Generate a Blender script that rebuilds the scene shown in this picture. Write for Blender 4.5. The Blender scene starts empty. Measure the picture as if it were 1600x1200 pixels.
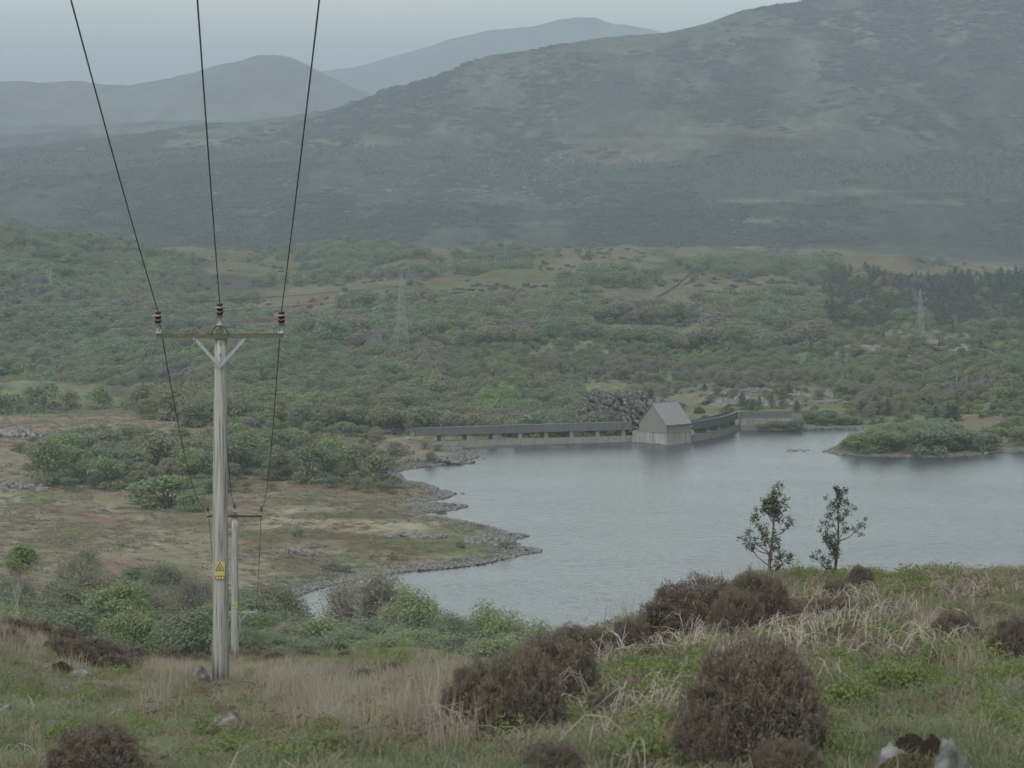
import bpy, math, random
import numpy as np
from mathutils import Vector, Matrix

# ------------------------------------------------------------------ camera, sky, sun, exposure
S = bpy.context.scene
COL = S.collection
F = 110.0 / 36.0 * 1600.0          # focal length in photo pixels
HX, HY = 800.0, 250.0              # principal point; the horizon sits on row 250
LAKE = -64.0

cam_d = bpy.data.cameras.new('camera')
cam = bpy.data.objects.new('camera', cam_d)
COL.objects.link(cam)
cam.location = (0, 0, 0)
cam.rotation_euler = (math.radians(90), 0, 0)
cam_d.lens = 110
cam_d.sensor_width = 36
cam_d.shift_y = -350.0 / 1600.0
cam_d.clip_start = 0.5
cam_d.clip_end = 60000
cam_d.dof.use_dof = True
cam_d.dof.focus_distance = 90
cam_d.dof.aperture_fstop = 9
S.camera = cam

HB = 2.5
SUN_EL, SUN_AZ = math.radians(52), math.radians(205)
world = bpy.data.worlds.new('World')
S.world = world
world.use_nodes = True
wn, wl = world.node_tree.nodes, world.node_tree.links
wn.clear()
out = wn.new('ShaderNodeOutputWorld')
bg = wn.new('ShaderNodeBackground')
sky = wn.new('ShaderNodeTexSky')
sky.sky_type = 'NISHITA'
sky.sun_disc = False
sky.sun_elevation = SUN_EL
sky.sun_rotation = SUN_AZ
sky.air_density = 1.0
sky.dust_density = 4.0
sky.ozone_density = 1.0
hs = wn.new('ShaderNodeHueSaturation'); hs.inputs['Saturation'].default_value = 0.08
tc = wn.new('ShaderNodeTexCoord')
mp = wn.new('ShaderNodeMapping'); mp.inputs['Scale'].default_value = (1.6, 1.6, 9.0)
nz = wn.new('ShaderNodeTexNoise'); nz.inputs['Scale'].default_value = 2.2; nz.inputs['Detail'].default_value = 5
cr = wn.new('ShaderNodeValToRGB')
cr.color_ramp.elements[0].position = 0.3; cr.color_ramp.elements[0].color = (0.80, 0.86, 0.89, 1)
cr.color_ramp.elements[1].position = 0.72; cr.color_ramp.elements[1].color = (1.0, 1.0, 0.97, 1)
mx = wn.new('ShaderNodeMix'); mx.data_type = 'RGBA'; mx.blend_type = 'MULTIPLY'; mx.inputs[0].default_value = 1
wl.new(tc.outputs['Generated'], mp.inputs['Vector'])
wl.new(mp.outputs['Vector'], nz.inputs['Vector'])
wl.new(nz.outputs['Fac'], cr.inputs['Fac'])
wl.new(sky.outputs['Color'], hs.inputs['Color'])
wl.new(hs.outputs['Color'], mx.inputs[6]); wl.new(cr.outputs['Color'], mx.inputs[7])
# the cloud sheet is thinnest and brightest towards the horizon
sx = wn.new('ShaderNodeSeparateXYZ'); wl.new(tc.outputs['Generated'], sx.inputs[0])
er = wn.new('ShaderNodeValToRGB')
er.color_ramp.elements[0].position = 0.0; er.color_ramp.elements[0].color = (HB, HB * 1.03, HB * 0.985, 1)
er.color_ramp.elements[1].position = 0.45; er.color_ramp.elements[1].color = (1, 1, 1, 1)
m2 = wn.new('ShaderNodeMix'); m2.data_type = 'RGBA'; m2.blend_type = 'MULTIPLY'; m2.inputs[0].default_value = 1; m2.clamp_result = False
wl.new(sx.outputs['Z'], er.inputs['Fac']); wl.new(mx.outputs[2], m2.inputs[6]); wl.new(er.outputs['Color'], m2.inputs[7])
wl.new(m2.outputs[2], bg.inputs['Color'])
bg.inputs['Strength'].default_value = 0.15
wl.new(bg.outputs['Background'], out.inputs['Surface'])

sun_d = bpy.data.lights.new('sun', 'SUN')
sun = bpy.data.objects.new('sun', sun_d)
COL.objects.link(sun)
sun_d.energy = 0.6
sun_d.angle = math.radians(25)
sun_d.color = (1.0, 0.96, 0.9)
# Nishita rotation: azimuth measured from +Y clockwise
sd = Vector((math.sin(SUN_AZ) * math.cos(SUN_EL), math.cos(SUN_AZ) * math.cos(SUN_EL), math.sin(SUN_EL)))
sun.rotation_euler = sd.to_track_quat('Z', 'Y').to_euler()

S.view_settings.view_transform = 'Standard'
S.view_settings.look = 'None'
S.view_settings.gamma = 1
S.view_settings.exposure = 0.6
S.render.engine = 'CYCLES'
S.cycles.max_bounces = 6
S.cycles.diffuse_bounces = 3
S.cycles.glossy_bounces = 3
S.cycles.volume_bounces = 1
S.cycles.transmission_bounces = 2
S.cycles.use_adaptive_sampling = False
S.cycles.caustics_reflective = False
S.cycles.caustics_refractive = False

# ------------------------------------------------------------------ helpers: noise
def _hash(ix, iy, seed):
    h = (ix.astype(np.int64) * 374761393 + iy.astype(np.int64) * 668265263 + seed * 974634777) & 0xffffffff
    h = ((h ^ (h >> 13)) * 1274126177) & 0xffffffff
    h = ((h ^ (h >> 16)) * 2246822519) & 0xffffffff
    return ((h ^ (h >> 15)) & 0xffffff) / float(0xffffff)

def vnoise(x, y, seed=0):
    x0 = np.floor(x); y0 = np.floor(y)
    fx = x - x0; fy = y - y0
    fx = fx * fx * fx * (fx * (fx * 6 - 15) + 10); fy = fy * fy * fy * (fy * (fy * 6 - 15) + 10)
    a = _hash(x0, y0, seed); b = _hash(x0 + 1, y0, seed)
    c = _hash(x0, y0 + 1, seed); d = _hash(x0 + 1, y0 + 1, seed)
    return (a + (b - a) * fx + (c - a) * fy + (a - b - c + d) * fx * fy) * 2 - 1

def fbm(x, y, seed=0, octv=4, gain=0.5):
    x = np.asarray(x, float); y = np.asarray(y, float)
    s = 0; a = 1; n = 0
    for k in range(octv):
        s = s + a * vnoise(x * 2.03 ** k + 17.3 * k, y * 2.03 ** k - 9.1 * k, seed + k * 31)
        n += a; a *= gain
    return s / n * 1.6

def ridged(x, y, seed=0, octv=4):
    s = 0; a = 1; n = 0
    for k in range(octv):
        s = s + a * (1 - 2 * np.abs(vnoise(x * 2.1 ** k, y * 2.1 ** k, seed + k * 13)))
        n += a; a *= 0.5
    return s / n

def sstep(a, b, x):
    t = np.clip((x - a) / (b - a), 0, 1)
    return t * t * (3 - 2 * t)

# ------------------------------------------------------------------ terrain heights
CX = np.array([-600, 0, 200, 350, 500, 650, 800, 1000, 1200, 1400, 1600, 2200], float)
TBL = [  # distance, pixel row of the ground for each column of CX
 (20,  [1260,1275,1262,1255,1245,1230,1205,1195,1197,1190,1180,1170]),
 (25,  [1180,1205,1195,1198,1190,1170,1140,1115,1110,1100,1090,1080]),
 (32,  [1100,1135,1140,1148,1140,1115,1085,1050,1020,1010,1000, 990]),
 (40,  [1040,1085,1105,1110,1100,1082,1065,1003, 938, 935, 935, 930]),
 (46,  [1010,1052,1085,1096,1083,1068,1068,1018, 916, 908, 904, 900]),
 (57,  [ 960,1012,1060,1082,1064,1052,1075,1050, 965, 950, 930, 925]),
 (75,  [ 930, 967,1042,1062,1040,1030,1070,1075,1040,1030,1010,1000]),
 (95,  [ 930, 985,1048,1047,1028,1022,1062,1085,1070,1070,1060,1050]),
 (131, [1000,1050,1066,1031,1019,1022,1055,1092,1100,1100,1100,1100]),
 (145, [1020,1062,1068,1034,1020,1032,1060,1095,1105,1105,1105,1105]),
 (175, [1040,1070,1070,1056,1046,1056,1072,1095,1110,1110,1110,1110]),
 (240, [1030,1042,1050,1062,1058,1060,1066,1080,1095,1095,1095,1095]),
 (300, [1000,1005,1020,1040,1048,1052,1055,1060,1070,1070,1070,1070]),
 (380, [ 930, 935, 955, 990,1030,1044,1050,1055,1060,1060,1060,1060]),
 (450, [ 872, 880, 895, 915, 925, 935, 950, 960, 960, 960, 960, 960]),
 (520, [ 815, 825, 835, 838, 840, 845, 850, 860, 870, 870, 870, 870]),
 (580, [ 765, 775, 783, 785, 782, 780, 790, 800, 800, 800, 800, 800]),
 (610, [ 735, 745, 757, 762, 758, 757, 765, 770, 770, 770, 770, 770]),
 (660, [ 715, 722, 724, 720, 717, 718, 725, 730, 730, 722, 718, 718]),
 (720, [ 665, 668, 668, 668, 676, 683, 690, 690, 685, 676, 672, 670]),
 (760, [ 645, 649, 653, 655, 668, 695, 690, 668, 655, 656, 650, 648]),
 (830, [ 650, 652, 660, 670, 690, 680, 668, 640, 630, 628, 618, 614]),
 (950, [ 660, 656, 655, 650, 640, 606, 598, 593, 590, 588, 580, 576]),
 (1100,[ 650, 640, 635, 620, 590, 566, 560, 568, 566, 558, 556, 553]),
 (1200,[ 610, 612, 610, 600, 572, 552, 550, 553, 555, 549, 549, 545]),
 (1400,[ 545, 555, 560, 560, 530, 512, 508, 516, 523, 536, 535, 530]),
 (1600,[ 470, 478, 500, 510, 485, 466, 462, 468, 480, 492, 496, 490]),
 (1900,[ 372, 385, 425, 450, 435, 425, 420, 420, 427, 440, 452, 450]),
 (2050,[ 345, 362, 390, 412, 412, 410, 405, 406, 410, 424, 444, 440]),
 (2350,[ 352, 368, 388, 392, 395, 398, 394, 388, 390, 403, 436, 430]),
 (2600,[ 370, 380, 400, 402, 402, 402, 402, 396, 396, 410, 440, 440]),
 (3300,[ 395, 395, 398, 396, 396, 394, 394, 392, 392, 396, 404, 410]),
 (4000,[ 320, 320, 315, 310, 305, 300, 295, 290, 285, 280, 280, 280]),
 (4800,[ 262, 262, 250, 235, 218, 195, 168, 150, 130, 115, 105, 100]),
 (5500,[ 240, 232, 212, 191, 172, 129,  78,  50,   5, -25, -60,-160]),
 (5900,[ 250, 245, 228, 208, 190, 150, 100,  75,  35,   5, -20,-120]),
 (6600,[ 230, 222, 218, 215, 220, 200, 180, 180, 150, 120, 100,  60]),
 (7100,[ 205, 206, 196, 200, 225, 220, 220, 220, 220, 220, 220, 220]),
 (7800,[ 225, 225, 220, 218, 230, 230, 230, 230, 230, 230, 230, 230]),
]
LC = np.log([r[0] for r in TBL])
ZT = np.array([[-(p - HY) / F * r[0] for p in r[1]] for r in TBL])
RIDGE_X = [-600,-100,0,60,110,150,200,250,300,330,370,400,430,455,480,510,560,620,700,900,2300]
RIDGE_Y = [120,128,130,133,128,133,136,128,118,108,100,90,88,93,104,120,140,160,180,200,210]
RIDG2_X = [-600,300,500,560,640,700,760,830,880,930,960,1000,1100,1400,2300]
RIDG2_Y = [200,150,112,103,80,60,50,42,30,27,38,44,60,110,150]
MAIN_X = [-600,0,100,200,300,400,450,500,560,640,700,760,830,930,1000,1060,1110,1160,1200,1260,1600,2300]
MAIN_Y = [245,232,225,212,197,185,180,172,155,131,110,86,72,57,50,40,30,12,5,-5,-60,-180]

def px2w(x, y, Y, z=None):
    return ((x - HX) / F * Y, Y, -(y - HY) / F * Y)
def lake_pt(x, y):
    Y = -LAKE * F / (y - HY)
    return ((x - HX) / F * Y, Y)

SHORE = [(372,968),(385,962),(420,948),(470,930),(520,914),(560,906),(600,898),(650,893),(700,889),(750,883),(790,874),
 (815,868),(846,862),(838,857),(812,855),(796,853),(800,845),(826,838),(812,835),(792,833),(780,828),(762,822),(735,817),
 (700,811),(682,808),(648,803),(700,799),(730,793),(732,790),(700,788),(652,786),(700,778),(713,771),(690,767),(668,757),
 (636,752),(628,744),(618,738),(640,733),(690,727),(720,722),(748,715),(742,709),(722,703),(700,701),
 (985,690),(1003,693),(1042,696),(1083,692),(1085,684),(1120,679),(1154,673),(1190,674),(1250,671),(1300,670),(1352,671),
 (1340,682),(1320,690),(1300,700),(1284,706),(1310,711),(1360,714),(1450,716),(1520,713),(1556,707),(1600,706),(1700,702),
 (1900,696),(2600,690),(2600,1015),(1400,1015),(900,1020),(700,1030),(560,1030),(450,1018),(390,1000)]
LP = np.array([lake_pt(*p) for p in SHORE])
NL = len(LP)

def lake_sd(X, Y):
    """signed distance to the lake shore, negative inside the lake"""
    X = np.asarray(X, float); Y = np.asarray(Y, float)
    d2 = np.full(X.shape, 1e12); inside = np.zeros(X.shape, bool)
    for i in range(NL):
        ax, ay = LP[i]; bx, by = LP[(i + 1) % NL]
        ex, ey = bx - ax, by - ay
        t = np.clip(((X - ax) * ex + (Y - ay) * ey) / (ex * ex + ey * ey), 0, 1)
        d2 = np.minimum(d2, (X - ax - t * ex) ** 2 + (Y - ay - t * ey) ** 2)
        c = ((ay > Y) != (by > Y))
        with np.errstate(divide='ignore', invalid='ignore'):
            xi = (bx - ax) * (Y - ay) / (by - ay) + ax
        inside ^= c & (X < xi)
    d = np.sqrt(d2)
    return np.where(inside, -d, d)

def base_z(X, Y):
    px = HX + F * X / Y
    ly = np.log(np.maximum(Y, 1.0))
    # columns
    ci = np.clip(np.searchsorted(CX, px) - 1, 0, len(CX) - 2)
    tx = np.clip((px - CX[ci]) / (CX[ci + 1] - CX[ci]), 0, 1)
    tx = tx * tx * (3 - 2 * tx) * 0.5 + tx * 0.5
    def smp(l):
        ri = np.clip(np.searchsorted(LC, l) - 1, 0, len(LC) - 2)
        ty = np.clip((l - LC[ri]) / (LC[ri + 1] - LC[ri]), 0, 1)
        a = ZT[ri, ci] * (1 - tx) + ZT[ri, ci + 1] * tx
        b = ZT[ri + 1, ci] * (1 - tx) + ZT[ri + 1, ci + 1] * tx
        return a * (1 - ty) + b * ty
    z = (smp(ly - 0.022) + smp(ly) * 2 + smp(ly + 0.022)) / 4
    # main ridge follows its own line
    zr = -(np.interp(px, MAIN_X, MAIN_Y) - HY) / F * 5500
    tr = np.interp(px, CX, ZT[34])
    w = np.exp(-((Y - 5500) / 650) ** 2)
    z = z + (zr - tr) * w
    # beside and under the viewer
    near = sstep(20, 2, Y)
    z = z * (1 - near) + (-1.75 - 0.105 * Y) * near
    # far ranges
    h1 = -(np.interp(px, RIDGE_X, RIDGE_Y) - HY) / F * 9500
    h2 = -(np.interp(px, RIDG2_X, RIDG2_Y) - HY) / F * 14500
    base = 20
    far1 = base + (h1 - base) * np.clip(1 - np.abs(Y - 9500) / 1700, 0, 1) ** 0.8
    far2 = base + (h2 - base) * np.clip(1 - np.abs(Y - 14500) / 2400, 0, 1) ** 0.8
    z = np.where(Y > 7800, np.maximum(far1, far2), z)
    return z

def height(X, Y, sd=None):
    X = np.asarray(X, float); Y = np.asarray(Y, float)
    z = base_z(X, Y)
    if sd is None:
        sd = np.full(X.shape, 1e4)
        m = (Y > 330) & (Y < 860)
        if m.any():
            sd[m] = lake_sd(X[m], Y[m])
    # relief
    n = fbm(X / 2.3, Y / 2.3, 1, 4) * 0.09 + fbm(X / 9, Y / 9, 2, 3) * 0.20
    z = z + n * np.clip((Y - 8) / 20, 0, 1) * sstep(330, 150, Y)
    # frost-heaved hummocks in the grass
    z = z + np.maximum(fbm(X / 0.55, Y / 0.7, 5, 2), 0) * 0.07 * sstep(80, 40, Y)
    z = z + np.maximum(fbm(X / 0.9, Y / 1.5, 6, 2), -.1) * 0.09 * sstep(90, 50, Y)
    mid = sstep(200, 420, Y) * sstep(900, 600, Y)
    z = z + mid * (fbm(X / 22, Y / 30, 7, 4) * 0.9 + ridged(X / 14, Y / 9, 8, 3) * 0.35)
    hill = sstep(700, 1100, Y) * sstep(3400, 2600, Y)
    z = z + hill * (fbm(X / 90, Y / 120, 11, 5) * 5.5 + ridged(X / 60, Y / 40, 12, 4) * 2.0)
    # spurs and gullies running up the wooded slopes
    sp = sstep(740, 860, Y) * sstep(2000, 1700, Y)
    z = z + sp * ((ridged((X - 0.14 * (Y - 700)) / 30, Y / 420, 13, 2) - .2) * 3.6 + (ridged((X - 0.1 * (Y - 700)) / 75, Y / 300, 14, 2) - .2) * 5.0)
    z = z + sstep(1800, 2000, Y) * sstep(3000, 2600, Y) * (fbm(X / 55, Y / 200, 16, 4) * 3.2 + ridged(X / 26, Y / 120, 17, 3) * 1.2)
    big = sstep(2900, 3900, Y) * sstep(7400, 6500, Y)
    z = z + big * (fbm(X / 420, Y / 520, 21, 6) * 26 + ridged(X / 240 + Y / 2600, Y / 900, 22, 5) * 17 + ridged(X / 70, Y / 120, 23, 3) * 4) * \
        (1 - 0.85 * np.exp(-((Y - 5500) / 420) ** 2))
    fr = sstep(6300, 7000, Y)
    z = z + fr * (ridged(X / 420, Y / 300, 31, 6) * 14 + ridged(X / 90, Y / 80, 32, 3) * 3)
    # lake bed and shore
    lm = (sd < 200)
    shore = LAKE + 0.10 + np.maximum(sd, 0) * 0.06 + 0.35 * sstep(0, 6, sd) * (0.6 + 0.5 * fbm(X / 5, Y / 5, 41, 3))
    w = sstep(3, 46, sd)
    dam_side = (Y > 712 + 0.0 * X) & (X > -40) & (X < 60) & (sd > 0)
    zl = np.where(sd < 0, LAKE - 0.15 + np.maximum(sd, -30) * 0.25, shore * (1 - w) + np.maximum(z, LAKE + 1.0) * w)
    wd = sstep(0.5, 8, sd)
    zd = np.where(sd < 0, LAKE - 0.2 + np.maximum(sd, -20) * 0.25, (LAKE - 3.0) * (1 - wd) + z * wd)
    keep = sstep(60, 200, sd)
    zl = np.where(dam_side, zd, zl * (1 - keep) + z * keep)
    return np.where(lm, zl, z)

def H(x, y):
    return float(height(np.array([x], float), np.array([y], float))[0])

def tile(*a): return np.array(a)

# ------------------------------------------------------------------ helpers: materials
MATS = {}
def new_mat(name):
    m = bpy.data.materials.new(name); m.use_nodes = True
    nt = m.node_tree
    b = nt.nodes['Principled BSDF']
    b.inputs['Roughness'].default_value = 0.9
    b.inputs['Specular IOR Level'].default_value = 0.15
    MATS[name] = m
    return m, nt, b

def ramp(nt, stops):
    r = nt.nodes.new('ShaderNodeValToRGB')
    e = r.color_ramp.elements
    while len(e) < len(stops): e.new(0.5)
    for i, (p, c) in enumerate(stops):
        e[i].position = p; e[i].color = (*c, 1)
    return r

def mat_var(name, cols, scale=3.0, rnd=0.5, rough=0.9, stretch=(1, 1, 1), bump=0.0, detail=6, spec=0.15, metal=0.0, spread=(0.3, 0.7), translucent=0.0):
    """colour varies by noise in object space and from one copy to the next"""
    m, nt, b = new_mat(name)
    N, L = nt.nodes, nt.links
    t = N.new('ShaderNodeTexCoord'); mpn = N.new('ShaderNodeMapping'); mpn.inputs['Scale'].default_value = stretch
    n = N.new('ShaderNodeTexNoise'); n.inputs['Scale'].default_value = scale; n.inputs['Detail'].default_value = detail
    L.new(t.outputs['Object'], mpn.inputs['Vector']); L.new(mpn.outputs['Vector'], n.inputs['Vector'])
    mr = N.new('ShaderNodeMapRange'); mr.inputs['From Min'].default_value = spread[0]; mr.inputs['From Max'].default_value = spread[1]
    L.new(n.outputs['Fac'], mr.inputs['Value'])
    oi = N.new('ShaderNodeObjectInfo')
    mi = N.new('ShaderNodeMix'); mi.inputs[0].default_value = rnd
    L.new(mr.outputs['Result'], mi.inputs[2]); L.new(oi.outputs['Random'], mi.inputs[3])
    k = len(cols)
    r = ramp(nt, [(i / max(1, k - 1), c) for i, c in enumerate(cols)])
    L.new(mi.outputs[0], r.inputs['Fac'])
    L.new(r.outputs['Color'], b.inputs['Base Color'])
    b.inputs['Roughness'].default_value = rough
    b.inputs['Specular IOR Level'].default_value = spec
    b.inputs['Metallic'].default_value = metal
    if bump:
        bp = N.new('ShaderNodeBump'); bp.inputs['Strength'].default_value = bump; bp.inputs['Distance'].default_value = 0.02
        L.new(n.outputs['Fac'], bp.inputs['Height']); L.new(bp.outputs['Normal'], b.inputs['Normal'])
    return m

# ------------------------------------------------------------------ helpers: meshes
def build(name, V, Q, mats, mi=None, smooth=False, parent=None, link=True, tris=None, attr=None):
    """a mesh from an (n,3) vertex array and an (m,4) quad array (rows may be triangles in tris)"""
    V = np.asarray(V, np.float32).reshape(-1, 3)
    Q = np.asarray(Q, np.int32).reshape(-1, 4)
    T = np.asarray(tris if tris is not None else np.zeros((0, 3)), np.int32).reshape(-1, 3)
    me = bpy.data.meshes.new(name)
    me.vertices.add(len(V)); me.vertices.foreach_set('co', V.ravel())
    nl = Q.size + T.size
    me.loops.add(nl)
    me.loops.foreach_set('vertex_index', np.concatenate([Q.ravel(), T.ravel()]))
    me.polygons.add(len(Q) + len(T))
    st = np.concatenate([np.arange(len(Q)) * 4, Q.size + np.arange(len(T)) * 3]).astype(np.int32)
    me.polygons.foreach_set('loop_start', st)
    if mi is not None:
        me.polygons.foreach_set('material_index', np.asarray(mi, np.int32))
    me.polygons.foreach_set('use_smooth', np.full(len(Q) + len(T), bool(smooth)))
    for m in (mats if isinstance(mats, (list, tuple)) else [mats]):
        me.materials.append(m)
    me.update(calc_edges=True)
    if attr is not None:
        a = me.color_attributes.new('Col', 'FLOAT_COLOR', 'POINT')
        c = np.ones((len(V), 4), np.float32); c[:, :3] = attr
        a.data.foreach_set('color', c.ravel())
    o = bpy.data.objects.new(name, me)
    if link: COL.objects.link(o)
    if parent is not None: o.parent = parent
    return o

class MB:
    """collects pieces for one mesh"""
    def __init__(s): s.V = []; s.Q = []; s.T = []; s.n = 0
    def add(s, V, Q=(), T=()):
        V = np.asarray(V, float).reshape(-1, 3)
        s.V.append(V)
        if len(Q): s.Q.append(np.asarray(Q, int).reshape(-1, 4) + s.n)
        if len(T): s.T.append(np.asarray(T, int).reshape(-1, 3) + s.n)
        s.n += len(V); return s
    def box(s, c, size, R=None):
        h = np.array(size) / 2
        v = np.array([[x, y, z] for x in (-1, 1) for y in (-1, 1) for z in (-1, 1)]) * h
        if R is not None: v = v @ np.array(R).T
        return s.add(v + np.array(c), [(0, 1, 3, 2), (4, 6, 7, 5), (0, 4, 5, 1), (2, 3, 7, 6), (0, 2, 6, 4), (1, 5, 7, 3)])
    def tube(s, P, r, n=6, cap=True):
        P = np.asarray(P, float); m = len(P)
        r = np.broadcast_to(np.asarray(r, float), (m,))
        d = np.gradient(P, axis=0); d /= np.linalg.norm(d, axis=1)[:, None] + 1e-9
        up = np.array([0, 0, 1.0]) if abs(d[0][2]) < 0.9 else np.array([0, 1.0, 0])
        vs = []
        for i in range(m):
            a = np.cross(d[i], up); a /= np.linalg.norm(a) + 1e-9
            b = np.cross(d[i], a)
            up = np.cross(a, d[i])
            th = np.arange(n) / n * 2 * math.pi
            vs.append(P[i] + r[i] * (np.cos(th)[:, None] * a + np.sin(th)[:, None] * b))
        V = np.concatenate(vs)
        Q = [(i * n + j, i * n + (j + 1) % n, (i + 1) * n + (j + 1) % n, (i + 1) * n + j) for i in range(m - 1) for j in range(n)]
        T = []
        if cap:
            V = np.concatenate([V, P[:1], P[-1:]])
            T = [(m * n, (j + 1) % n, j) for j in range(n)] + [(m * n + 1, (m - 1) * n + j, (m - 1) * n + (j + 1) % n) for j in range(n)]
        return s.add(V, Q, T)
    def bar(s, a, b, w, h=None):
        """box-section bar from a to b"""
        a = np.array(a, float); b = np.array(b, float); h = h or w
        d = b - a; L = np.linalg.norm(d); d /= L
        up = np.array([0, 0, 1.0]) if abs(d[2]) < 0.95 else np.array([0, 1.0, 0])
        x = np.cross(d, up); x /= np.linalg.norm(x); y = np.cross(x, d)
        R = np.stack([x, d, y], 1)
        return s.box((a + b) / 2, (w, L, h), R)
    def lathe(s, prof, n=20, c=(0, 0, 0)):
        c = np.array(c, float); V = []
        for r, z in prof:
            th = np.arange(n) / n * 2 * math.pi
            V.append(np.stack([r * np.cos(th), r * np.sin(th), np.full(n, z)], 1) + c)
        m = len(prof)
        Q = [(i * n + j, i * n + (j + 1) % n, (i + 1) * n + (j + 1) % n, (i + 1) * n + j) for i in range(m - 1) for j in range(n)]
        return s.add(np.concatenate(V), Q)
    def done(s, name, m, parent=None, smooth=False, link=True):
        return build(name, np.concatenate(s.V), np.concatenate(s.Q) if s.Q else np.zeros((0, 4)), m,
                     tris=np.concatenate(s.T) if s.T else None, parent=parent, smooth=smooth, link=link)

def tag(o, label=None, cat=None, group=None, kind=None):
    if label: o['label'] = label
    if cat: o['category'] = cat
    if group: o['group'] = group
    if kind: o['kind'] = kind
    return o
def empty(name, loc, rz=0.0):
    o = bpy.data.objects.new(name, None); COL.objects.link(o)
    o.empty_display_size = 0.2
    o.location = loc; o.rotation_euler = (0, 0, rz); return o
def copy_tree(o, loc, rz, sc):
    c = o.copy(); COL.objects.link(c)
    c.location = loc; c.rotation_euler = (0, 0, rz); c.scale = sc
    for ch in o.children:
        d = ch.copy(); COL.objects.link(d); d.parent = c
        for g in ch.children:
            e = g.copy(); COL.objects.link(e); e.parent = d
    return c

def scatter(name, P, rot, sc, idx, protos, label=None, cat=None, kind='stuff'):
    """one object of stuff: protos set out on points by geometry nodes"""
    coll = bpy.data.collections.new(name + ' kinds')
    for p in protos:
        coll.objects.link(p)
    me = bpy.data.meshes.new(name)
    P = np.asarray(P, np.float32); n = len(P)
    me.vertices.add(n); me.vertices.foreach_set('co', P.ravel())
    a = me.attributes.new('rot', 'FLOAT_VECTOR', 'POINT'); a.data.foreach_set('vector', np.asarray(rot, np.float32).ravel())
    sc = np.asarray(sc, np.float32)
    if sc.ndim == 1: sc = np.repeat(sc[:, None], 3, 1)
    a = me.attributes.new('scl', 'FLOAT_VECTOR', 'POINT'); a.data.foreach_set('vector', sc.ravel())
    a = me.attributes.new('idx', 'INT', 'POINT'); a.data.foreach_set('value', np.asarray(idx, np.int32))
    for p in protos[0].data.materials: me.materials.append(p)
    o = bpy.data.objects.new(name, me); COL.objects.link(o)
    ng = bpy.data.node_groups.new(name, 'GeometryNodeTree')
    ng.interface.new_socket(name='Geometry', in_out='INPUT', socket_type='NodeSocketGeometry')
    ng.interface.new_socket(name='Geometry', in_out='OUTPUT', socket_type='NodeSocketGeometry')
    N, L = ng.nodes, ng.links
    gi = N.new('NodeGroupInput'); go = N.new('NodeGroupOutput')
    ci = N.new('GeometryNodeCollectionInfo')
    ci.inputs['Collection'].default_value = coll
    ci.inputs['Separate Children'].default_value = True
    ci.inputs['Reset Children'].default_value = True
    ip = N.new('GeometryNodeInstanceOnPoints'); ip.inputs['Pick Instance'].default_value = True
    def na(nm, ty):
        q = N.new('GeometryNodeInputNamedAttribute'); q.data_type = ty; q.inputs['Name'].default_value = nm
        return q.outputs['Attribute']
    L.new(gi.outputs[0], ip.inputs['Points']); L.new(ci.outputs[0], ip.inputs['Instance'])
    L.new(na('idx', 'INT'), ip.inputs['Instance Index'])
    L.new(na('rot', 'FLOAT_VECTOR'), ip.inputs['Rotation'])
    L.new(na('scl', 'FLOAT_VECTOR'), ip.inputs['Scale'])
    L.new(ip.outputs[0], go.inputs[0])
    md = o.modifiers.new('scatter', 'NODES'); md.node_group = ng
    tag(o, label, cat, None, kind)
    return o

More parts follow.
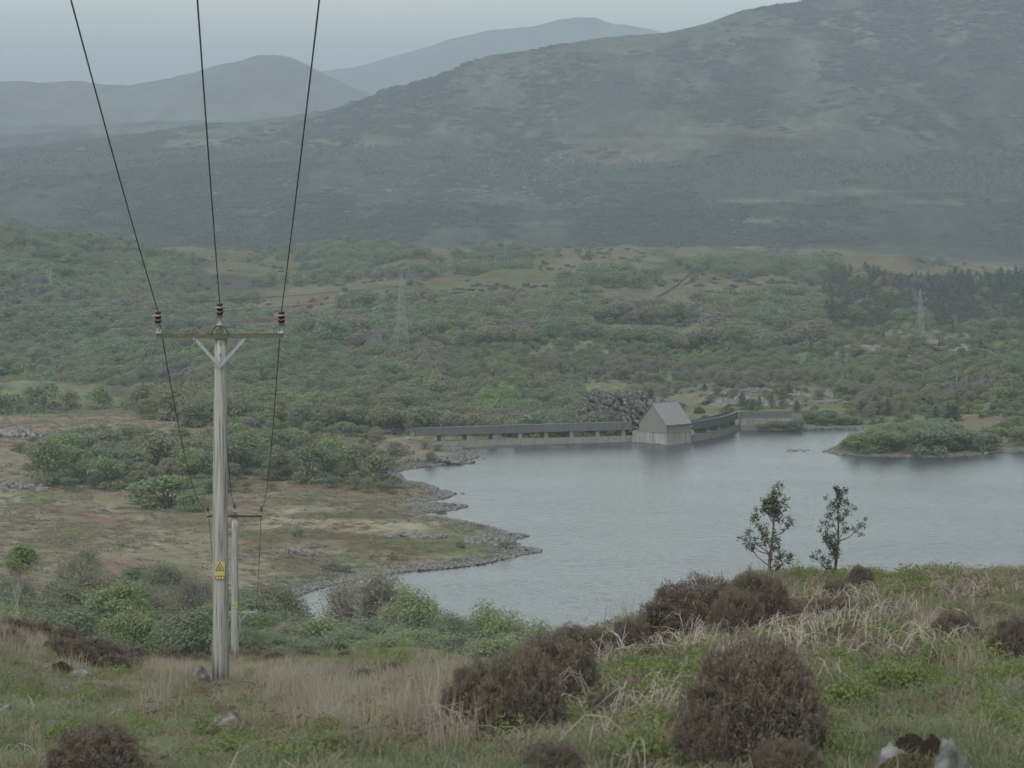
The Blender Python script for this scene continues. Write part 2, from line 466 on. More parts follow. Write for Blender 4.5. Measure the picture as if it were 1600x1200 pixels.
# ------------------------------------------------------------------ materials of the land
def land_material(name, s1, s2, bump=0.4, bdist=0.3, lo=0.62, hi=1.35, yscale=1.0):
    m, nt, b = new_mat(name)
    N, L = nt.nodes, nt.links
    at = N.new('ShaderNodeAttribute'); at.attribute_name = 'Col'
    g = N.new('ShaderNodeNewGeometry')
    n1 = N.new('ShaderNodeTexNoise'); n1.inputs['Scale'].default_value = s1; n1.inputs['Detail'].default_value = 8; n1.inputs['Roughness'].default_value = 0.65
    n2 = N.new('ShaderNodeTexNoise'); n2.inputs['Scale'].default_value = s2; n2.inputs['Detail'].default_value = 5
    mpn = N.new('ShaderNodeMapping'); mpn.inputs['Scale'].default_value = (1, yscale, 1)
    L.new(g.outputs['Position'], mpn.inputs['Vector'])
    L.new(mpn.outputs['Vector'], n1.inputs['Vector']); L.new(mpn.outputs['Vector'], n2.inputs['Vector'])
    r1 = N.new('ShaderNodeMapRange'); r1.inputs['From Min'].default_value = 0.32; r1.inputs['From Max'].default_value = 0.68
    r1.inputs['To Min'].default_value = lo; r1.inputs['To Max'].default_value = hi
    L.new(n1.outputs['Fac'], r1.inputs['Value'])
    r2 = N.new('ShaderNodeMapRange'); r2.inputs['From Min'].default_value = 0.3; r2.inputs['From Max'].default_value = 0.7
    r2.inputs['To Min'].default_value = 0.8; r2.inputs['To Max'].default_value = 1.2
    L.new(n2.outputs['Fac'], r2.inputs['Value'])
    mu = N.new('ShaderNodeMath'); mu.operation = 'MULTIPLY'
    L.new(r1.outputs['Result'], mu.inputs[0]); L.new(r2.outputs['Result'], mu.inputs[1])
    # hue drift between green and brown
    cr = ramp(nt, [(0.35, (1.10, 0.96, 0.92)), (0.65, (0.90, 1.04, 0.92))])
    L.new(n2.outputs['Fac'], cr.inputs['Fac'])
    a = N.new('ShaderNodeVectorMath'); a.operation = 'MULTIPLY'
    L.new(at.outputs['Color'], a.inputs[0]); L.new(cr.outputs['Color'], a.inputs[1])
    c = N.new('ShaderNodeVectorMath'); c.operation = 'SCALE'
    L.new(a.outputs[0], c.inputs[0]); L.new(mu.outputs[0], c.inputs['Scale'])
    L.new(c.outputs[0], b.inputs['Base Color'])
    bp = N.new('ShaderNodeBump'); bp.inputs['Strength'].default_value = bump; bp.inputs['Distance'].default_value = bdist
    L.new(n1.outputs['Fac'], bp.inputs['Height']); L.new(bp.outputs['Normal'], b.inputs['Normal'])
    b.inputs['Specular IOR Level'].default_value = 0.05
    return m

GREEN = np.array([0.098, 0.112, 0.066]); PALE = np.array([0.215, 0.190, 0.145]); BROWN = np.array([0.135, 0.115, 0.090])
DARK = np.array([0.042, 0.040, 0.033]); RUST = np.array([0.145, 0.105, 0.080]); ROCK = np.array([0.17, 0.17, 0.165]); WOODF = np.array([0.035, 0.042, 0.024])
OLIVE = np.array([0.10, 0.10, 0.055])

def mixc(c, k, w):
    w = np.clip(w, 0, 1)[..., None]
    return c * (1 - w) + k * w

def inpoly(x, y, P):
    r = np.zeros(np.shape(x), bool); n = len(P)
    for i in range(n):
        ax, ay = P[i]; bx, by = P[(i + 1) % n]
        if ay == by: continue
        r ^= ((ay > y) != (by > y)) & (x < (bx - ax) * (y - ay) / (by - ay) + ax)
    return r

def blob(px, py, cx, cy, rx, ry, jit, k=0.35):
    return sstep(1.15, 0.75, np.sqrt(((px - cx) / rx) ** 2 + ((py - cy) / ry) ** 2) + jit * k)

def land_cover(X, Y, Z, sd):
    px = HX + F * X / Y; py = HY - F * Z / Y
    c = np.zeros(X.shape + (3,)) + GREEN
    # ---------- the near hill
    nr = sstep(220, 150, Y)
    n1 = fbm(X / 1.7, Y / 2.2, 51, 4); n2 = fbm(X / 5, Y / 6, 52, 4)
    a = mixc(np.zeros_like(c) + GREEN * 0.95, BROWN * 0.9, sstep(0.2, 0.6, n1) * .7)
    a = mixc(a, OLIVE, sstep(0.0, 0.5, n2) * 0.8)
    a = mixc(a, PALE * 0.7, sstep(0.35, 0.7, fbm(X / 0.9, Y / 1.3, 53, 3)) * 0.7)
    # ---------- pasture, bracken and heather between the woods
    j = fbm(X / 40, Y / 60, 61, 5); k = fbm(X / 14, Y / 22, 62, 4)
    b = mixc(np.zeros_like(c) + GREEN, BROWN, sstep(-0.1, 0.5, j) * 0.7)
    b = mixc(b, DARK * 1.3, sstep(0.15, 0.5, k) * 0.8 * sstep(700, 900, Y))
    # left-hand field beside the lake
    fld = sstep(400, 440, Y) * sstep(800, 760, Y) * sstep(900, 860, px)
    f = mixc(np.zeros_like(c) + BROWN * 1.15, PALE * 0.75, sstep(-0.1, 0.5, fbm(X / 6, Y / 26, 63, 5)) * 0.55)
    f = mixc(f, OLIVE, sstep(0.1, 0.6, fbm(X / 8, Y / 34, 64, 5)) * 0.7)
    f = mixc(f, PALE, sstep(0.0, 0.5, 1 - np.abs(py - 818) / 16 + fbm(X / 6, Y / 9, 65, 3) * 0.8) * sstep(400, 440, px) * sstep(700, 640, px) * 0.8)
    f = mixc(f, OLIVE * 0.85, blob(px, py, 600, 805, 120, 7, k, 0.5))
    f = mixc(f, OLIVE * 0.9, blob(px, py, 690, 850, 150, 18, k, 0.4))
    f = mixc(f, OLIVE * 0.75, blob(px, py, 450, 838, 100, 7, k, 0.9) * .7)
    f = mixc(f, RUST, blob(px, py, 560, 757, 150, 12, k, 0.4))
    f = mixc(f, RUST * 0.8, blob(px, py, 470, 880, 60, 16, k, 0.4))
    b = b * (1 - fld[..., None]) + f * fld[..., None]
    # right bank
    b = mixc(b, RUST * 0.8, blob(px, py, 1580, 680, 70, 22, k, 0.4) * sstep(660, 680, Y))
    # far fields, y 385 to 470
    ff = sstep(1500, 1750, Y)
    g = mixc(np.zeros_like(c) + OLIVE * 0.82, PALE * 0.5, sstep(-0.2, 0.5, fbm(X / 50, Y / 200, 71, 5)) * 0.8)
    g = mixc(g, DARK * 1.2, sstep(0.12, 0.35, fbm(X / 55, Y / 160, 72, 5)) * 0.85)
    g = mixc(g, RUST * 0.8, sstep(0.25, 0.6, fbm(X / 60, Y / 130, 73, 4)) * 0.6)
    b = b * (1 - ff[..., None]) + g * ff[..., None]
    # ---------- mountain
    mt = sstep(2900, 3300, Y)
    j1 = fbm(X / 420, Y / 600, 81, 6); j2 = fbm(X / 110, Y / 420, 82, 6); j3 = fbm(X / 420, Y / 600, 83, 5)
    h = mixc(np.zeros_like(c) + np.array([0.056, 0.053, 0.045]), np.array([0.036, 0.036, 0.033]), sstep(-0.2, 0.35, j1))
    h = mixc(h, DARK * 1.0, sstep(0.05, 0.4, j3 + j2 * 0.3) * 0.75)
    h = mixc(h, np.array([0.085, 0.074, 0.062]), sstep(0.22, 0.5, j2) * 0.35)
    h = h * (1 + 0.42 * fbm(X / 26, Y / 100, 86, 6))[..., None] * (1 - 0.22 * sstep(4300, 3600, Y))[..., None]
    h = mixc(h, ROCK * 0.9, sstep(0.35, 0.6, ridged(X / 130, Y / 380, 84, 4)) * sstep(4300, 5000, Y) * 0.25)
    jj = j2 * 0.6
    for (cx, cy, rx, ry, col, w) in [
        (380, 245, 420, 26, DARK * 0.75, .85), (120, 262, 200, 20, DARK * 0.7, .8), (560, 240, 280, 18, DARK * 0.75, .8),
        (840, 262, 90, 26, DARK * 0.7, .8), (1350, 262, 330, 22, DARK * 0.7, .9), (1480, 285, 200, 26, DARK * 0.7, .9),
        (1200, 226, 70, 10, DARK * 0.6, .9), (940, 310, 240, 18, DARK * 0.8, .6), (200, 330, 300, 25, DARK, .5),
        (880, 245, 150, 11, RUST * 1.1, .5), (980, 225, 140, 9, RUST, .4), (1250, 200, 180, 12, RUST, .4),
        (1200, 314, 90, 4, PALE, .35), (1330, 303, 90, 4, PALE, .3), (1480, 316, 90, 4, PALE, .3), (1180, 345, 110, 4, PALE * 0.9, .4), (930, 350, 120, 3, PALE * .8, .3), (1330, 298, 120, 3, PALE, .4),
        (450, 225, 190, 7, RUST * 1.2, .6), (250, 205, 180, 6, RUST, .4), (1300, 40, 260, 30, ROCK * .9, .12)]:
        h = mixc(h, np.array(col), blob(px, py, cx, cy, rx, ry, jj, 0.8) * w)
    b = b * (1 - mt[..., None]) + h * mt[..., None]
    c = a * nr[..., None] + b * (1 - nr[..., None])
    # stony shore
    st = sstep(8, 2.5, sd + fbm(X / 6, Y / 6, 91, 3) * 4) * sstep(380, 430, Y)
    c = mixc(c, ROCK * 0.6, st)
    return c

def strip(name, Ya, Yb, ratio, xs, material, kind='structure'):
    n = int(math.log(Yb / Ya) / ratio) + 1
    ys = np.exp(np.linspace(math.log(Ya), math.log(Yb), n))
    PX, YY = np.meshgrid(xs, ys)
    XX = (PX - HX) / F * YY
    sd = np.full(XX.shape, 1e4)
    m = (YY > 330) & (YY < 860)
    if m.any(): sd[m] = lake_sd(XX[m], YY[m])
    ZZ = height(XX, YY, sd)
    C = land_cover(XX, YY, ZZ, sd)
    nx = len(xs)
    i = np.arange((n - 1) * nx).reshape(n - 1, nx)[:, :-1].ravel()
    Q = np.stack([i, i + 1, i + nx + 1, i + nx], 1)
    o = build(name, np.stack([XX, YY, ZZ], -1), Q, material, smooth=True, attr=C.reshape(-1, 3))
    tag(o, kind=kind)
    return o

xs_in = np.arange(-40, 1641, 4.0)
xs = np.concatenate([np.arange(-2400, -40, 60.0), xs_in, np.arange(1664, 4001, 60.0)])
m_near = land_material('turf', 3.5, 0.5, 0.6, 0.05, 0.6, 1.4)
m_val = land_material('rough pasture', 0.5, 0.06, 0.6, 0.6, 0.6, 1.4)
m_mtn = land_material('mountain moor', 0.07, 0.012, 1.0, 12.0, 0.50, 1.5, 0.4)
m_far = land_material('far moor', 0.02, 0.003, 0.5, 9.0, 0.8, 1.2)
strip('ground', 1.5, 160, 0.0075, xs, m_near)
strip('terrain', 160, 2900, 0.0045, xs, m_val)
strip('mountain', 2900, 6300, 0.0035, xs, m_mtn)
strip('hills', 6300, 17000, 0.007, xs, m_far)

# ------------------------------------------------------------------ water
m_water, nt, b = new_mat('lake water')
N, L = nt.nodes, nt.links
b.inputs['Base Color'].default_value = (0.042, 0.048, 0.056, 1)
b.inputs['Roughness'].default_value = 0.22
b.inputs['IOR'].default_value = 1.333
b.inputs['Specular IOR Level'].default_value = 0.5
g = N.new('ShaderNodeNewGeometry')
def wnoise(scale, st, detail):
    mpn = N.new('ShaderNodeMapping'); mpn.inputs['Scale'].default_value = st; mpn.inputs['Rotation'].default_value = (0, 0, 0.15)
    n = N.new('ShaderNodeTexNoise'); n.inputs['Scale'].default_value = scale; n.inputs['Detail'].default_value = detail
    L.new(g.outputs['Position'], mpn.inputs['Vector']); L.new(mpn.outputs['Vector'], n.inputs['Vector'])
    return n
w1 = wnoise(0.9, (0.55, 1, 1), 3); w2 = wnoise(0.035, (0.5, 1, 1), 4)
bp = N.new('ShaderNodeBump'); bp.inputs['Distance'].default_value = 0.30
mr = N.new('ShaderNodeMapRange'); mr.inputs['From Min'].default_value = 0.3; mr.inputs['From Max'].default_value = 0.7
mr.inputs['To Min'].default_value = 0.5; mr.inputs['To Max'].default_value = 0.95
L.new(w2.outputs['Fac'], mr.inputs['Value']); L.new(mr.outputs['Result'], bp.inputs['Strength'])
L.new(w1.outputs['Fac'], bp.inputs['Height']); L.new(bp.outputs['Normal'], b.inputs['Normal'])
me = bpy.data.meshes.new('water')
from mathutils.geometry import tessellate_polygon
# a slightly wider outline than the shore, closed on the dam side by the dam itself
big = []
for i in range(NL):
    p = LP[i]; a = LP[i - 1]; c = LP[(i + 1) % NL]
    t = c - a; t = t / (np.linalg.norm(t) + 1e-9)
    big.append(p)
wv = [(p[0], p[1], LAKE) for p in [( -95,415),( -70,520),( -85,640),(-40,712),(-12,698),(28,712.5),(38,706),(41.5,712),(54,741),(120,775),(420,775),(420,380),(-95,380)]]
me.from_pydata(wv, [], tessellate_polygon([[Vector(v) for v in wv]]))
me.materials.append(m_water)
water = bpy.data.objects.new('water', me); COL.objects.link(water); tag(water, kind='structure')

# ------------------------------------------------------------------ materials of plants and things
def leafy(*a, **k):
    """leaves let some light through"""
    m = mat_var(*a, **k); nt = m.node_tree; b = nt.nodes['Principled BSDF']
    src = b.inputs['Base Color'].links[0].from_socket
    tr = nt.nodes.new('ShaderNodeBsdfTranslucent'); mxs = nt.nodes.new('ShaderNodeMixShader'); mxs.inputs[0].default_value = 0.45
    nt.links.new(src, tr.inputs['Color']); nt.links.new(b.outputs[0], mxs.inputs[1]); nt.links.new(tr.outputs[0], mxs.inputs[2])
    nt.links.new(mxs.outputs[0], nt.nodes['Material Output'].inputs['Surface'])
    return m
M_LEAF = {
 'oak': leafy('oak leaves', [(0.129,0.156,0.097),(0.182,0.207,0.123),(0.189,0.191,0.138),(0.162,0.198,0.114),(0.147,0.177,0.122)], 0.5, 0.6),
 'fresh': leafy('fresh leaves', [(0.161,0.217,0.109),(0.208,0.256,0.132),(0.185,0.235,0.126)], 0.8, 0.5),
 'olive': leafy('spring buds', [(0.185,0.185,0.127),(0.220,0.215,0.142),(0.199,0.214,0.135)], 0.8, 0.5),
 'twig': leafy('bare twigs', [(0.172,0.162,0.139),(0.202,0.190,0.164),(0.185,0.185,0.148)], 0.8, 0.5),
 'conifer': leafy('spruce needles', [(0.095,0.108,0.092),(0.150,0.158,0.125),(0.125,0.135,0.112)], 0.8, 0.6),
 'grey': leafy('willow leaves', [(0.189,0.222,0.152),(0.166,0.203,0.132),(0.212,0.235,0.166)], 0.8, 0.5),
 'holly': mat_var('holly leaves', [(0.040,0.055,0.036),(0.068,0.082,0.052),(0.095,0.105,0.075)], 14, 0.2, spec=0.4, rough=0.5),
}
m_bark = mat_var('bark', [(0.085,0.080,0.070),(0.13,0.125,0.11)], 4, 0.4)
m_bark_pale = mat_var('pale bark', [(0.20,0.19,0.17),(0.28,0.27,0.25)], 4, 0.4)
m_bark_dark = mat_var('dark bark', [(0.045,0.04,0.035),(0.075,0.065,0.055)], 4, 0.4)

def rhombs(rng, C, Nrm, size, asp=0.55, jit=0.8):
    """leaf quads at centres C, roughly facing Nrm"""
    n = len(C)
    nn = Nrm + rng.normal(0, jit, (n, 3)); nn /= np.linalg.norm(nn, axis=1)[:, None] + 1e-9
    t = rng.normal(0, 1, (n, 3)); t -= (t * nn).sum(1)[:, None] * nn; t /= np.linalg.norm(t, axis=1)[:, None] + 1e-9
    b = np.cross(nn, t)
    s = (size * rng.uniform(0.6, 1.45, n))[:, None]
    V = np.stack([C - t * s, C + b * s * asp + nn * s * .12, C + t * s, C - b * s * asp - nn * s * .12], 1).reshape(-1, 3)
    Q = np.arange(n * 4).reshape(-1, 4)
    return V, Q

def crown_blobs(rng, R, Hc, z0, k, flat=0.8):
    """billows that make up a broad crown"""
    B = []
    for i in range(k):
        a = rng.uniform(0, 2 * math.pi); u = rng.uniform(0, 1) ** 0.6
        rr = u * R * 0.68; zz = z0 + Hc * (0.30 + 0.48 * math.sqrt(max(0, 1 - (u * 0.95) ** 2)) * rng.uniform(0.65, 1.05))
        B.append((rr * math.cos(a), rr * math.sin(a), zz, R * rng.uniform(0.24, 0.44) ))
    B.append((0, 0, z0 + Hc * 0.42, R * 0.55))
    # the skirt: lower boughs that sweep down to the ground
    for i in range(max(5, k // 2)):
        a = rng.uniform(0, 2 * math.pi); q = R * rng.uniform(.45, .72)
        B.append((q * math.cos(a), q * math.sin(a), Hc * rng.uniform(.04, .24), R * rng.uniform(.28, .42)))
    return np.array(B)

def crown_leaves(rng, B, n, size, flat=0.8, inner=0.2, asp=0.55, lump=0.25, low=-0.45):
    w = B[:, 3] ** 2; w /= w.sum()
    i = rng.choice(len(B), n, p=w)
    d = rng.normal(0, 1, (n, 3)); d /= np.linalg.norm(d, axis=1)[:, None]
    d[:, 2] = np.where(d[:, 2] < low, -d[:, 2], d[:, 2])
    r = B[i, 3] * (1 + lump * rng.normal(0, 1, n) * 0.4)
    r *= np.where(rng.random(n) < inner, rng.uniform(0.3, 0.9, n), rng.uniform(0.85, 1.12, n))
    C = B[i, :3] + d * r[:, None] * np.array([1, 1, flat])
    nm = d.copy(); nm[:, 2] += 0.35
    return rhombs(rng, C, nm, size, asp)

def limbs(rng, B, R, z0, trunk_r, sides=5, wig=0.12, twigs=0, multi=1, twig_r=0.012):
    mb = MB()
    for q in range(multi):
        off = np.array([rng.normal(0, .15 * (multi > 1)), rng.normal(0, .15 * (multi > 1)), 0]) * R * .5
        top = np.array([off[0] * 2.0, off[1] * 2.0, z0 + (B[:, 2].max() - z0) * 0.55])
        P = [off + np.array([0, 0, -0.3]), off * 1.2 + np.array([rng.normal(0, wig * R * .3), rng.normal(0, wig * R * .3), (z0 + .3) * 0.6]), top]
        mb.tube(P, [trunk_r * 1.15, trunk_r * .85, trunk_r * .35], sides)
    for bx in B:
        s = np.array([0, 0, z0 * rng.uniform(0.5, 1.0) + 0.1]); e = bx[:3]
        m = s * 0.45 + e * 0.55 + rng.normal(0, wig * R, 3) * .6; m[2] -= R * .06
        rr = trunk_r * rng.uniform(.3, .55)
        mb.tube([s, m, e], [rr, rr * .7, rr * .25], max(3, sides - 2), cap=False)
        for t in range(twigs):
            d = rng.normal(0, 1, 3); d[2] = abs(d[2]) * .9 + .15; d /= np.linalg.norm(d)
            f = rng.uniform(.4, 1); s2 = m * (1 - f) + e * f
            e2 = s2 + d * bx[3] * rng.uniform(.8, 1.25)
            mm = (s2 + e2) / 2 + rng.normal(0, .08 * bx[3], 3)
            mb.tube([s2, mm, e2], [twig_r * 1.6, twig_r, twig_r * .4], 3, cap=False)
    return mb

def make_tree(name, leaf, seed, R=3.0, Hh=6.5, z0=1.2, n=1500, size=0.28, k=9, flat=0.8, split=True, bark=None, twigs=0,
              trunk_r=0.14, multi=1, inner=0.2, link=False, twig_r=0.012, low=-0.45, asp=0.55, crown_name='crown'):
    """unit tree standing on the origin; split: trunk and crown are parts, else one mesh"""
    rng = np.random.default_rng(seed)
    B = crown_blobs(rng, R, Hh - z0, z0, k)
    V, Q = crown_leaves(rng, B, n, size, flat, inner, asp, low=low)
    mb = limbs(rng, B, R, z0, trunk_r, twigs=twigs, multi=multi, twig_r=twig_r)
    bk = bark or m_bark
    if split:
        root = bpy.data.objects.new(name, None)
        c = build(crown_name, V, Q, M_LEAF[leaf], link=False); c.parent = root
        t = mb.done('trunk', bk, link=False); t.parent = root
        return root, [c, t]
    V2 = np.concatenate(mb.V); Q2 = np.concatenate(mb.Q); T2 = np.concatenate(mb.T) + len(V) if mb.T else None
    o = build(name, np.concatenate([V, V2]), np.concatenate([Q, Q2 + len(V)]), [M_LEAF[leaf], bk],
              mi=[0] * len(Q) + [1] * (len(Q2) + (0 if T2 is None else len(T2))), link=False, tris=T2)
    return o, []

def make_conifer(name, seed, R=1.9, Hh=7.0, n=900, size=0.3, leaf='conifer', split=False, z0=0.3):
    rng = np.random.default_rng(seed)
    t = rng.random(n) ** 0.75
    tier = np.round(t * 11) / 11 + rng.normal(0, .012, n)
    a = rng.uniform(0, 2 * math.pi, n)
    env = R * (1 - tier) ** 0.9 * (1 + 0.25 * np.sin(a * 3 + tier * 40 + seed)) + .06
    u = rng.random(n) ** 0.5
    C = np.stack([np.cos(a) * env * u, np.sin(a) * env * u, z0 + tier * (Hh - z0) - env * u * 0.35], 1)
    nm = np.stack([np.cos(a) * .3, np.sin(a) * .3, np.ones(n)], 1)
    V, Q = rhombs(rng, C, nm, size, 0.4, 0.55)
    mb = MB(); mb.tube([(0, 0, -.3), (0, 0, Hh * .6), (0, 0, Hh * .98)], [.13, .07, .015], 5, cap=False)
    V2 = np.concatenate(mb.V); Q2 = np.concatenate(mb.Q)
    if split:
        root = bpy.data.objects.new(name, None)
        c = build('crown', V, Q, M_LEAF[leaf], link=False); c.parent = root
        t_ = build('trunk', V2, Q2, m_bark_dark, link=False); t_.parent = root
        return root, [c, t_]
    o = build(name, np.concatenate([V, V2]), np.concatenate([Q, Q2 + len(V)]), [M_LEAF[leaf], m_bark_dark], mi=[0] * len(Q) + [1] * len(Q2), link=False)
    return o, []

def plant(proto, X, Y, rz, sc, label, cat, group, dz=0.0, name=None):
    root, parts = proto
    c = root.copy(); COL.objects.link(c)
    if name: c.name = name
    c.location = (X, Y, H(X, Y) + dz); c.rotation_euler = (0, 0, rz)
    c.scale = sc if hasattr(sc, '__len__') else (sc,) * 3
    for p in parts:
        d = p.copy(); COL.objects.link(d); d.parent = c
    tag(c, label, cat, group)
    return c

def ground_y(px, py, y0, y1):
    """distance at which the ground seen in column px shows on row py"""
    Y = np.linspace(y0, y1, 220); X = (px - HX) / F * Y
    p = HY - F * height(X, Y) / Y
    i = np.where(p <= py)[0]
    return float(Y[i[0]]) if len(i) else float(y1)

def foot(px, py, y0, y1):
    Y = ground_y(px, py, y0, y1); X = (px - HX) / F * Y
    return X, Y, H(X, Y)

# ------------------------------------------------------------------ dam
def concrete(name, c1, c2, streak=0.5):
    m, nt, b = new_mat(name)
    N, L = nt.nodes, nt.links
    t = N.new('ShaderNodeTexCoord')
    a = N.new('ShaderNodeMapping'); a.inputs['Scale'].default_value = (1.4, 1.4, 0.16)
    n = N.new('ShaderNodeTexNoise'); n.inputs['Scale'].default_value = 1.6; n.inputs['Detail'].default_value = 7
    n2 = N.new('ShaderNodeTexNoise'); n2.inputs['Scale'].default_value = 5; n2.inputs['Detail'].default_value = 6
    L.new(t.outputs['Object'], a.inputs['Vector']); L.new(a.outputs['Vector'], n.inputs['Vector']); L.new(t.outputs['Object'], n2.inputs['Vector'])
    mi = N.new('ShaderNodeMix'); mi.inputs[0].default_value = 1 - streak
    L.new(n.outputs['Fac'], mi.inputs[2]); L.new(n2.outputs['Fac'], mi.inputs[3])
    r = ramp(nt, [(0.36, c1), (0.64, c2)])
    L.new(mi.outputs[0], r.inputs['Fac']); L.new(r.outputs['Color'], b.inputs['Base Color'])
    return m
m_con = concrete('weathered concrete', (0.10, 0.10, 0.09), (0.21, 0.205, 0.185))
m_con_dark = concrete('dark concrete', (0.065, 0.065, 0.067), (0.105, 0.105, 0.108))
m_con_pale = concrete('pale limed concrete', (0.12, 0.12, 0.11), (0.27, 0.27, 0.255), 0.65)
m_stone = mat_var('dark dressed stone', [(0.09, 0.087, 0.08), (0.15, 0.145, 0.132), (0.12, 0.118, 0.108)], 2.5, 0, stretch=(1, 1, 2.2), bump=0.3)
m_slate = mat_var('slate', [(0.13, 0.135, 0.14), (0.19, 0.195, 0.20)], 1.2, 0, stretch=(1, 1, 3))

def wall_run(mb, pts, z0, z1, t):
    """a wall along pts, thickness t on the far side"""
    P = np.array(pts, float); n = len(P)
    d = np.gradient(P, axis=0); d /= np.linalg.norm(d, axis=1)[:, None]
    nrm = np.stack([-d[:, 1], d[:, 0]], 1)
    A = P; B = P + nrm * t
    V = []
    for i in range(n):
        for (q, z) in ((A[i], z0), (A[i], z1), (B[i], z1), (B[i], z0)): V.append((q[0], q[1], z))
    Q = []
    for i in range(n - 1):
        for j in range(4):
            Q.append((i * 4 + j, (i + 1) * 4 + j, (i + 1) * 4 + (j + 1) % 4, i * 4 + (j + 1) % 4))
    Q += [(0, 1, 2, 3), ((n - 1) * 4 + 3, (n - 1) * 4 + 2, (n - 1) * 4 + 1, (n - 1) * 4)]
    mb.add(V, Q)

WL = LAKE
DL0 = np.array([-21.5, 693.5]); DL1 = np.array([27.2, 710.6])     # left run, west end to gatehouse
def along(a, b, n): return [a + (b - a) * t for t in np.linspace(0, 1, n)]
def arc(a, b, sag, n):
    d = b - a; nn = np.array([-d[1], d[0]]) / np.linalg.norm(d)
    return [a + d * t + nn * sag * 4 * t * (1 - t) for t in np.linspace(0, 1, n)]
DR0 = np.array([41.2, 711.2]); DR1 = np.array([53.6, 741.0])
left_pts = arc(DL0, DL1, 0.8, 14); right_pts = arc(DR0, DR1, -1.6, 10)
dam = empty('dam', (3.0, 702, WL))
tag(dam, 'long low concrete dam with open bays under its dark parapet, along the far shore', 'dam')
def local(o): o.matrix_parent_inverse = Matrix.Translation((-3.0, -702, -WL)); return o
def dpart(name, mb, m): return local(mb.done(name, m, dam))
mb = MB(); wall_run(mb, left_pts, WL - 3, WL + 1.35, 1.2); dpart('sill', mb, m_con)
mb = MB(); wall_run(mb, right_pts, WL - 3, WL + 1.35, 1.2); dpart('sill', mb, m_con)
# roadway slab with a solid parapet on the water side; it climbs a little away from the house on the left
def deck(pts, tname):
    A = [p for p in pts]
    mb = MB(); wall_run(mb, [(p[0], p[1]) for p in A], WL + 2.75, WL + 4.45, 0.35); dpart('parapet', mb, m_con_dark)
    d = np.gradient(np.array(A), axis=0); d /= np.linalg.norm(d, axis=1)[:, None]; nn = np.stack([-d[:, 1], d[:, 0]], 1)
    mb = MB(); wall_run(mb, np.array(A) + nn * 0.352, WL + 2.8, WL + 3.25, 3.0); dpart('deck', mb, m_con)
    mb = MB(); wall_run(mb, np.array(A) + nn * 3.355, WL + 2.8, WL + 4.3, 0.3); dpart('parapet', mb, m_con_dark)
    mb = MB(); wall_run(mb, np.array(A) - nn * 0.06, WL + 4.452, WL + 4.56, 0.47); dpart('coping', mb, m_con)
deck(left_pts, 'l'); deck(right_pts, 'r')
def pier_at(p, d, w=0.75):
    d = np.array(d) / np.linalg.norm(d); nn = np.array([-d[1], d[0]])
    mb = MB(); c = np.array(p) + nn * 1.9
    R = np.array([[d[0], nn[0], 0], [d[1], nn[1], 0], [0, 0, 1]])
    mb.box((c[0], c[1], WL + 2.04), (w, 3.2, 1.37), R)
    mb.box((c[0] - nn[0] * 1.35, c[1] - nn[1] * 1.35, WL + 2.04), (w * 1.25, .4, 1.368), R)
    dpart('pier', mb, m_con)
dl = DL1 - DL0
for t in np.linspace(0.13, 0.965, 8): pier_at(DL0 + dl * t + np.array([-dl[1], dl[0]]) / np.linalg.norm(dl) * .8 * 4 * t * (1 - t), dl)
rp = np.array(right_pts)
for i in (2, 4, 6, 8): pier_at(rp[i], rp[i] - rp[i - 1])
# handrail, drawn back to the west bank
mb = MB()
a0 = np.array([-31.0, 690.5, WL + 4.35]); a1 = np.array([DL0[0], DL0[1], WL + 4.35])
for k in range(6):
    q = a0 + (a1 - a0) * k / 5; mb.bar(q + np.array([0, 0, -1.1]), q, .09)
for h_ in (0, -.45): mb.bar(a0 + np.array([0, 0, h_]), a1 + np.array([0, 0, h_]), .08)
dpart('handrail', mb, m_con_dark)
# gatehouse: turned 45 degrees to the view, corner towards the camera
gh = empty('gatehouse', (34.65, 703.2, WL))
tag(gh, 'stone gatehouse with a steep slate gable roof rising from the water on the dam', 'building')
ux = np.array([0.711, 0.703]); uy = np.array([-0.703, 0.711])      # right face direction, left face direction
def gp(a, b, z): return (ux[0] * a + uy[0] * b, ux[1] * a + uy[1] * b, z)
LR, LG, EV, RG = 8.0, 8.3, 4.55, 9.05
mb = MB()
mb.add([gp(0, 0, 2.6), gp(LR, 0, 2.6), gp(LR, LG, 2.6), gp(0, LG, 2.6), gp(0, 0, EV), gp(LR, 0, EV), gp(LR, LG, EV), gp(0, LG, EV), gp(0, LG / 2, RG - .12), gp(LR, LG / 2, RG - .12)],
       [(0, 1, 5, 4), (1, 2, 6, 5), (2, 3, 7, 6), (3, 0, 4, 7)], [(4, 8, 7), (5, 6, 9)])
mb.done('wall', m_stone, gh)
mb = MB()
def slope(b0, b1):
    e = .28; t = .14
    s0 = (EV + (RG - EV) * (-e) / (LG / 2))
    lo, hi = (s0, RG)
    mb.add([gp(-e, b0, lo), gp(LR + e, b0, lo), gp(LR + e, b1, hi), gp(-e, b1, hi), gp(-e, b0, lo + t), gp(LR + e, b0, lo + t), gp(LR + e, b1, hi + t), gp(-e, b1, hi + t)],
           [(0, 1, 5, 4), (1, 2, 6, 5), (2, 3, 7, 6), (3, 0, 4, 7), (4, 5, 6, 7), (3, 2, 1, 0)])
slope(-.28, LG / 2); slope(LG + .28, LG / 2)
mb.bar(gp(-.3, LG / 2, RG + .16), gp(LR + .3, LG / 2, RG + .16), .26, .12)
mb.done('roof', m_slate, gh)
mb = MB()
B0 = -.25
